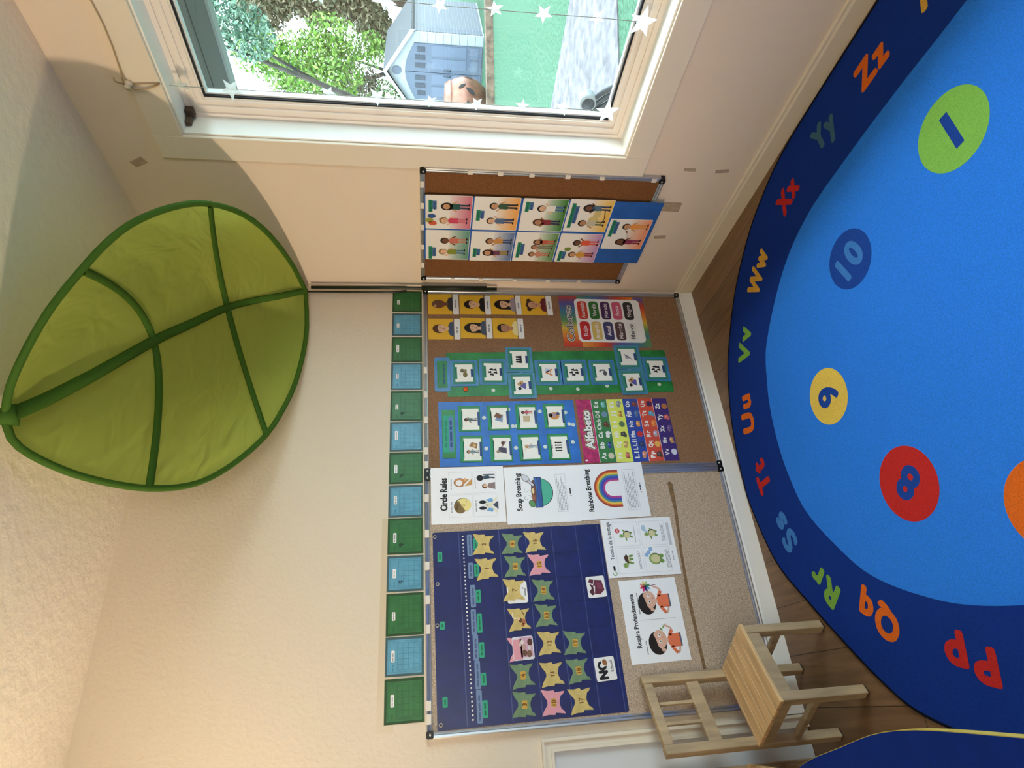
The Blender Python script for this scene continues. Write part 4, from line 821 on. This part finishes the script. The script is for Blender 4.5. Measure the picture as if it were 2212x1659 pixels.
sheet(A, 'white_card', 'b', -1.4137, 1.0092, DC+.0003, .02, 'white rounded card behind yellow butterfly 7', 'day card')
A = Art(.0005); A.slab(rr(-.039, -.038, .039, .038, .007), C(216, 214, 220)); A.rect(-.036, .004, .030, .036, PB, 1); A.rect(-.030, -.034, .036, .010, C(206, 160, 176), 1)
for x, y, r_, c in ((-.016, -.004, .011, (110, 76, 62)), (-.020, -.020, .012, (128, 92, 76)), (.020, .002, .008, (226, 210, 206)), (.004, -.004, .009, (190, 150, 140)), (.018, -.026, .012, (90, 48, 40)), (.000, -.022, .008, (206, 196, 196)), (.012, .010, .006, (210, 190, 180))): A.disc(x*1.0, y, r_, C(*c), 2, r_*.8, n=12)
sheet(A, 'photo_card', 'b', -1.6048, 1.0033, DC+.0010, .03, 'square photo card in pink and brown in front of a pink butterfly', 'day card')
A = Art(.0006); A.slab(rr(-.0385, -.036, .0385, .036, .006), WHITE); MR_ = C(104, 46, 62)
A.poly([(-.028, -.012), (-.014, -.030), (.022, -.024), (.026, .004), (.004, .012), (.004, .004), (-.026, .010)], MR_, 1); A.poly([(-.026, .010), (.006, .012), (.012, .026), (-.004, .018), (-.016, .030), (-.030, .020)], C(80, 36, 48), 2); A.poly([(-.010, -.024), (.014, -.020), (.016, -.002), (-.008, -.004)], C(126, 60, 80), 2); A.poly([(.010, .012), (.026, .006), (.030, .022), (.020, .028)], C(96, 42, 56), 2)
sheet(A, 'maroon_card', 'b', -1.4099, .7056, DC, .045, 'white rounded card with a maroon house shape, low right in the pocket calendar', 'day card')
A = Art(.0006); A.slab(rr(-.0385, -.0375, .0385, .0375, .006), WHITE); A.text('NO', -.003, .010, .030, INK, 2, .0, .056, fat=.0028); A.text('School', .006, -.024, .010, C(60, 30, 40), 2, .02, .036); A.disc(.022, .000, .014, WHITE, 3, .011, .3); A.disc(.021, -.001, .011, C(150, 96, 50), 4, .0085, .3)
sheet(A, 'no_school_card', 'b', -1.692, .7134, DC, .052, 'white rounded card reading NO School, low left in the pocket calendar', 'day card')

# --- picture poster on the small board (right wall)
A = Art(.0010); A.slab([(-.1878, -.4875), (.1878, -.4875), (.1878, .4875), (-.1878, .4875)], M((40, 96, 176), .45, .3, 0, .1, 20))
po = sheet(A, 'picture_poster', 'r', .4303, .8522, .0225, .0046, 'tall blue poster of nine square pictures of children, overhanging the small board', 'poster')
PP = [(.5281, 1.2418, (206, 110, 130), [(.034, 3, 0, (40, 84, 78), (36, 60, 78)), (-.044, 0, 2, (206, 70, 96), (206, 110, 120))], 'with a child holding balloons'), (.5281, 1.0502, (232, 160, 80), [(.044, 3, 0, (60, 84, 60), (40, 40, 44)), (-.038, 0, 1, (84, 104, 140), (66, 74, 110))], 'with an orange ground and two boys'), (.5277, .8555, (60, 120, 56), [(.040, 0, 0, (226, 222, 214), (70, 100, 160)), (-.038, 1, 1, (132, 44, 52), (50, 44, 84))], 'with a dark green ground and a girl in blue skirt'), (.5317, .6647, (232, 186, 84), [(.046, 2, 0, (84, 110, 130), (50, 60, 100)), (-.040, 1, 0, (190, 184, 160), (100, 110, 84))], 'with a yellow ground and a tan dog shape'),
      (.3352, 1.2415, (96, 146, 126), [(.030, 2, 0, (196, 110, 90), (196, 120, 104)), (-.040, 0, 2, (128, 138, 50), (74, 110, 140))], 'with a teal ground and a girl in olive top'), (.3326, 1.0499, (96, 116, 156), [(.036, 1, 3, (196, 140, 76), (58, 72, 110)), (-.038, 3, 3, (110, 60, 84), (150, 128, 60))], 'with a grey-blue ground and a child in ochre'), (.3354, .8585, (96, 138, 84), [(.034, 1, 1, (190, 90, 70), (196, 90, 60)), (.002, 1, 1, (130, 130, 110), (120, 110, 90)), (-.044, 1, 1, (196, 130, 110), (190, 110, 90))], 'with a green ground and three children'), (.3351, .6661, (190, 140, 180), [(.036, 2, 0, (220, 88, 60), (220, 88, 60)), (-.040, 3, 1, (206, 150, 60), (150, 60, 50))], 'with a mauve ground and a green ball'), (.4289, .4725, (240, 150, 110), [(.050, 3, 3, (230, 150, 70), (226, 150, 70)), (-.044, 2, 3, (140, 50, 84), (140, 50, 84))], 'with a peach ground, lowest and centred')]
for i, (a, z, gr, kids, lab) in enumerate(PP):
    B = Art(.0004); X = .0925; B.slab(rr(-X, -X, X, X, .005), C(232, 226, 218))
    n = 14
    for k in range(n):                            # printed ground tint, fading out upwards
        f = (1-k/n)**.9; y0 = -X+.002+k*.0062; B.rect(-X+.002, y0, X-.002, y0+.0062, C(*[int((gr[q]*f+(232, 226, 218)[q]*(1-f))//4*4) for q in range(3)]), 1)
    lx = (.034, -.010, .046, .0, -.048, -.04, -.02, -.052, .035)[i]; lw_ = (.032, .030, .028, .07, .040, .028, .05, .034, .05)[i]
    B.rect(lx-lw_, X-.028, lx+lw_, X-.012, C(36, 130, 100), 2); B.rect(lx-lw_*.7+.006, X-.044, lx+lw_*.7+.006, X-.028, C(70, 104, 146), 2); B.scribble(lx-lw_+.005, lx+lw_-.005, X-.020, .006, C(20, 96, 70), 3, gap=0, seed=i); B.scribble(lx-lw_*.6, lx+lw_*.6, X-.036, .006, NAVYL, 3, gap=0, seed=i+5)
    if i == 0:
        for x, y, c in ((-.044, .078, (150, 150, 60)), (-.020, .068, (50, 84, 140)), (-.060, .064, (206, 90, 60))): B.disc(x, y, .012, C(*c), 4, .017)
        B.line([(-.04, .052), (-.022, .01)], .002, GREY, 3)
    if i == 3: B.poly([(-.030, -.060), (-.012, -.040), (.020, -.052), (.034, -.036), (.026, -.022), (.000, -.018), (-.014, .000), (-.026, -.014)], C(206, 184, 120), 6); B.line([(-.04, -.062), (-.01, -.070), (.036, -.062), (.044, -.04)], .004, C(90, 70, 40), 7)
    if i == 7: B.disc(-.006, .046, .012, C(120, 138, 60), 4, .015)
    if i == 8: B.line([(-.02, -.01), (.016, .002)], .002, GREY, 3); B.disc(.018, .003, .008, C(120, 60, 60), 4, .004, .6)
    for j, (x, sk, hr, tp_, bt) in enumerate(kids): kid(B, x, -.082+.006*j, .112 if len(kids) < 3 else .095, SK[sk], HR[hr], C(*tp_), C(*bt), 4, (i+j) % 4, long=(i+j) % 3 == 0)
    o = B.build('picture_panel', parent=po); o.location = (a-.4303, -.0012, z-.8522); o['label'] = 'picture %s' % lab
# --- bits of tape left on the right wall
for a, z, w_, h_, t, lab in ((.7749, .3139, .016, .050, 0, 'upper dull tape strip on the bare wall under the window corner'), (.7755, .1794, .018, .056, .14, 'lower crinkled tape strip just above the right baseboard'), (.5784, .3144, .052, .078, .0, 'wide clear tape patch below the blue picture poster'), (.3968, .3028, .022, .055, .1, 'small tape scrap under the left corner of the blue picture poster'), (.6958, 2.334, .030, .055, .5, 'torn tape scrap on the wall near the ceiling, by the leaf canopy')):
    A = Art(.0004); A.slab([(-w_/2, -h_/2), (w_/2, -h_/2+.002), (w_/2-.001, h_/2), (-w_/2+.002, h_/2-.002)], M((186, 162, 134), .35, .5, 0, .12, 60)); sheet(A, 'tape_strip', 'r', a, z, .0008, t, lab, 'tape', 'tape left on the right wall')
A = Art(.0004); A.slab([(-.36, -.028), (.36, -.028), (.36, .028), (-.36, .028)], M((210, 190, 160), .3, .5)); sheet(A, 'clear_tape_band', 'b', -1.47, 1.482, .0006, -.004, 'long faint band of clear tape above the left month sheets', 'tape')

# ------------------------------------------------------------------ rug
def smooth(P, n=6):
    out = []; N_ = len(P)
    for i in range(N_):
        p0, p1, p2, p3 = (P[(i+k-1) % N_] for k in range(4))
        for j in range(n):
            f = j/n; out.append(tuple(.5*((2*p1[c])+(p2[c]-p0[c])*f+(2*p0[c]-5*p1[c]+4*p2[c]-p3[c])*f*f+(3*p1[c]-p0[c]-3*p2[c]+p3[c])*f**3) for c in (0, 1)))
    return out
topR = [(-.030, -1.46), (-.028, -1.18), (-.036, -.90), (-.092, -.684), (-.172, -.522), (-.305, -.345), (-.505, -.176), (-.70, -.087), (-.878, -.046), (-1.02, -.034), (-1.14, -.040), (-1.375, -.110), (-1.553, -.249), (-1.680, -.362), (-1.803, -.482), (-1.885, -.590), (-1.945, -.76), (-1.975, -.93), (-1.985, -1.18), (-1.985, -1.46)]
outer = topR+[(x, -3.46-y) for x, y in topR[::-1]][1:-1]
inn = [(-.336, -1.62), (-.330, -1.38), (-.332, -1.14), (-.350, -.90), (-.43, -.69), (-.60, -.475), (-.735, -.40), (-.86, -.362), (-1.0, -.347), (-1.12, -.354), (-1.25, -.384), (-1.385, -.472), (-1.52, -.600), (-1.62, -.80), (-1.665, -.98), (-1.680, -1.2), (-1.682, -1.62)]
inner = inn+[(x, -3.46-y) for x, y in inn[::-1]][1:-1]
so_, si_ = smooth(outer), smooth(inner)
CARP = dict(rough=.95, spec=.05, var=.10, vscale=240, bump=.35, bscale=420)
R_NAVY = M((26, 56, 140), **CARP); R_BLUE = M((52, 134, 242), **CARP); R_EDGE = M((12, 16, 30), .9, .1)
A = Art(.009, 'floor'); A.slab(so_, R_NAVY, R_EDGE)
A.poly(si_, R_BLUE, 1)
nO = len(so_)
for i in range(nO):                                  # dark bound edge
    p, q = so_[i], so_[(i+1) % nO]
    def inw(p_): d_ = Vector((-1.0-p_[0], max(min(-1.04, p_[1]), -2.42)-p_[1])); d_.normalize(); return (p_[0]+d_.x*.008, p_[1]+d_.y*.008)
    A.poly([p, q, inw(q), inw(p)], R_EDGE, 2)
RL = {'o': M((236, 112, 38), **CARP), 'g': M((128, 176, 74), **CARP), 'r': M((204, 48, 44), **CARP), 'y': M((226, 172, 70), **CARP), 'b': M((70, 132, 206), **CARP), 's': M((70, 110, 132), **CARP), 'n': M((36, 74, 160), **CARP), 'y2': M((244, 204, 92), **CARP), 'g2': M((140, 198, 88), **CARP)}
def outw(x, y):
    return math.atan2(y+1.04, x+1.0) if y > -1.04 else (0 if x > -1 else PI)
LET = [('Aa', -.186, -1.602, 'y', .14), ('Zz', -.172, -1.348, 'o', .128), ('Yy', -.164, -1.105, 's', .118), ('Xx', -.200, -.852, 'r', .130), ('Ww', -.321, -.556, 'y', .190), ('Vv', -.523, -.328, 'g', .158), ('Uu', -.784, -.200, 'o', .160), ('Tt', -1.053, -.180, 'r', .132), ('Ss', -1.289, -.226, 'b', .142), ('Rr', -1.506, -.360, 'g', .140), ('Qq', -1.640, -.566, 'o', .160), ('Pp', -1.778, -.840, 'r', .150)]
for t, x, y, c, wd in LET: A.text(t, x, y, .082, RL[c], 2, .0, wd-.012, outw(x, y)-PI/2, fat=.0062, res=5, gap=1.22)
for t, x, y, c, ic, r_, dirn in (('1', -.580, -1.442, 'g2', 'n', .105, 0), ('10', -.623, -.993, 'n', 'b', .095, .30), ('9', -.955, -.690, 'y2', 'n', .095, PI/2-.08), ('8', -1.322, -.868, 'r', 'n', .105, PI-.95), ('7', -1.492, -1.215, 'o', 'n', .105, PI-.2)):
    A.disc(x, y, r_, RL[c], 2, n=40)
    if t == '1': A.line([(x-.054, y), (x+.054, y)], .026, RL[ic], 3)
    else: A.text(t, x, y, .094 if len(t) == 1 else .086, RL[ic], 3, .0, .056 if len(t) == 1 else .098, dirn-PI/2, fat=.0055, res=5, gap=1.2)
rug = A.build('alphabet_rug', loc=(0, 0, .0005)); put(rug, 'big oval blue rug with alphabet border and numbered discs, on the wood floor', 'rug')

# ------------------------------------------------------------------ child's chairs
WS = M((228, 186, 132), .45, .35, 0, .18, 3, .05, 30, (1.5, 14, 14)); WL = M((184, 158, 122), .55, .3, 0, .16, 3, .05, 30, (14, 14, 2)); PAD = M((30, 28, 28), .6)
def make_chair():
    t = empty('wooden_chair', (0, 0, 0)); hx, hy = .134, .131; L = .030
    for (sx, sy, top) in ((1, 1, .289), (-1, 1, .289), (1, -1, .607), (-1, -1, .607)):     # +y is the front
        x, y = sx*(hx-L/2), sy*(hy-L/2)
        q = MB().box((x-L/2, y-L/2, .004), (x+L/2, y+L/2, top), WL).build('leg', parent=t, bevel=.003)
        MB().box((x-L/2+.003, y-L/2+.003, 0), (x+L/2-.003, y+L/2-.003, .004), PAD).build('foot_pad', parent=q)
    s_ = MB(); n = 6; d = 2*(hy+.006)/n
    for k in range(n): s_.box((-hx-.004, -hy-.006+k*d+(.0305 if k == 0 else 0), .289), (hx+.004, -hy-.006+(k+1)*d-.0028, .302), WS)
    s_.build('seat', parent=t, bevel=.0025)
    MB().box((-hx+L, hy-.024, .243), (hx-L, hy-.004, .289), WL).build('front_rail', parent=t, bevel=.002)
    MB().box((-hx+L, -hy+.006, .250), (hx-L, -hy+.024, .289), WL).build('rear_rail', parent=t, bevel=.002)
    for sx in (-1, 1):
        x = sx*(hx-L/2)
        MB().box((x-.010, -hy+L, .248), (x+.010, hy-L, .289), WL).build('side_rail', parent=t, bevel=.002)
        MB().box((x-.009, -hy+L, .150), (x+.009, hy-L, .172), WL).build('stretcher', parent=t, bevel=.003)
    MB().box((-hx+L, -hy+.002, .573), (hx-L, -hy+.028, .605), WL).build('top_rail', parent=t, bevel=.003)
    for x in (-.034, .034): MB().box((x-.005, -hy+.009, .450), (x+.005, -hy+.019, .573), WL).build('spindle', parent=t)
    MB().box((-hx+L, -hy+.006, .405), (hx-L, -hy+.022, .450), WL).build('back_slat', parent=t, bevel=.003)
    return t
def copy_tree(o, parent=None):
    c = o.copy(); COL.objects.link(c); c.parent = parent
    for ch_ in list(o.children): copy_tree(ch_, c)
    return c
ch1 = make_chair(); ch1.location = (-1.786, -.226, 0); ch1.rotation_euler = (0, 0, math.atan2(-.855, .52)-PI/2)
put(ch1, "child's wooden chair with slatted seat, turned outward before the left board", 'chair', "children's wooden chairs")
ch2 = copy_tree(ch1); ch2.location = (-2.149, -.200, 0); ch2.rotation_euler = (0, 0, PI)
ch2['label'] = "child's wooden chair mostly outside the picture, one back post visible by the white door"

# ------------------------------------------------------------------ blue table, mostly out of the picture
tb = empty('activity_table', (-2.3, -1.3, 0), label='blue topped table with thin yellow edge, nearest, at the lower left', cat='table')
TO = smooth([(-1.874, -1.226), (-1.878, -1.475), (-1.89, -1.72), (-1.99, -1.90), (-2.3, -1.96), (-2.62, -1.88), (-2.74, -1.6), (-2.76, -1.25), (-2.66, -.86), (-2.4, -.70), (-2.10, -.70), (-1.965, -.84), (-1.905, -1.05)], 5)
TOl = [(x+2.3, y+1.3) for x, y in TO]
MB().prism(TOl, 2, .520, .5505, M((5, 38, 116), .7, .1, 0, .08, 30)).build('table_top', parent=tb)
MB().prism([(x*1.003, y*1.002) for x, y in TOl], 2, .522, .5485, M((206, 178, 66), .4)).build('edge_band', parent=tb)
for x, y in ((-.28, -.42), (.26, -.38), (-.3, .36), (.18, .34)):
    l = MB().tube([(x, y, .525), (x, y, .02)], .014, M((170, 172, 176), .3, .5, .8), n=12).build('leg', parent=tb)
    MB().tube([(x, y, .03), (x, y, 0)], .019, PLAST, n=12).build('foot', parent=l)
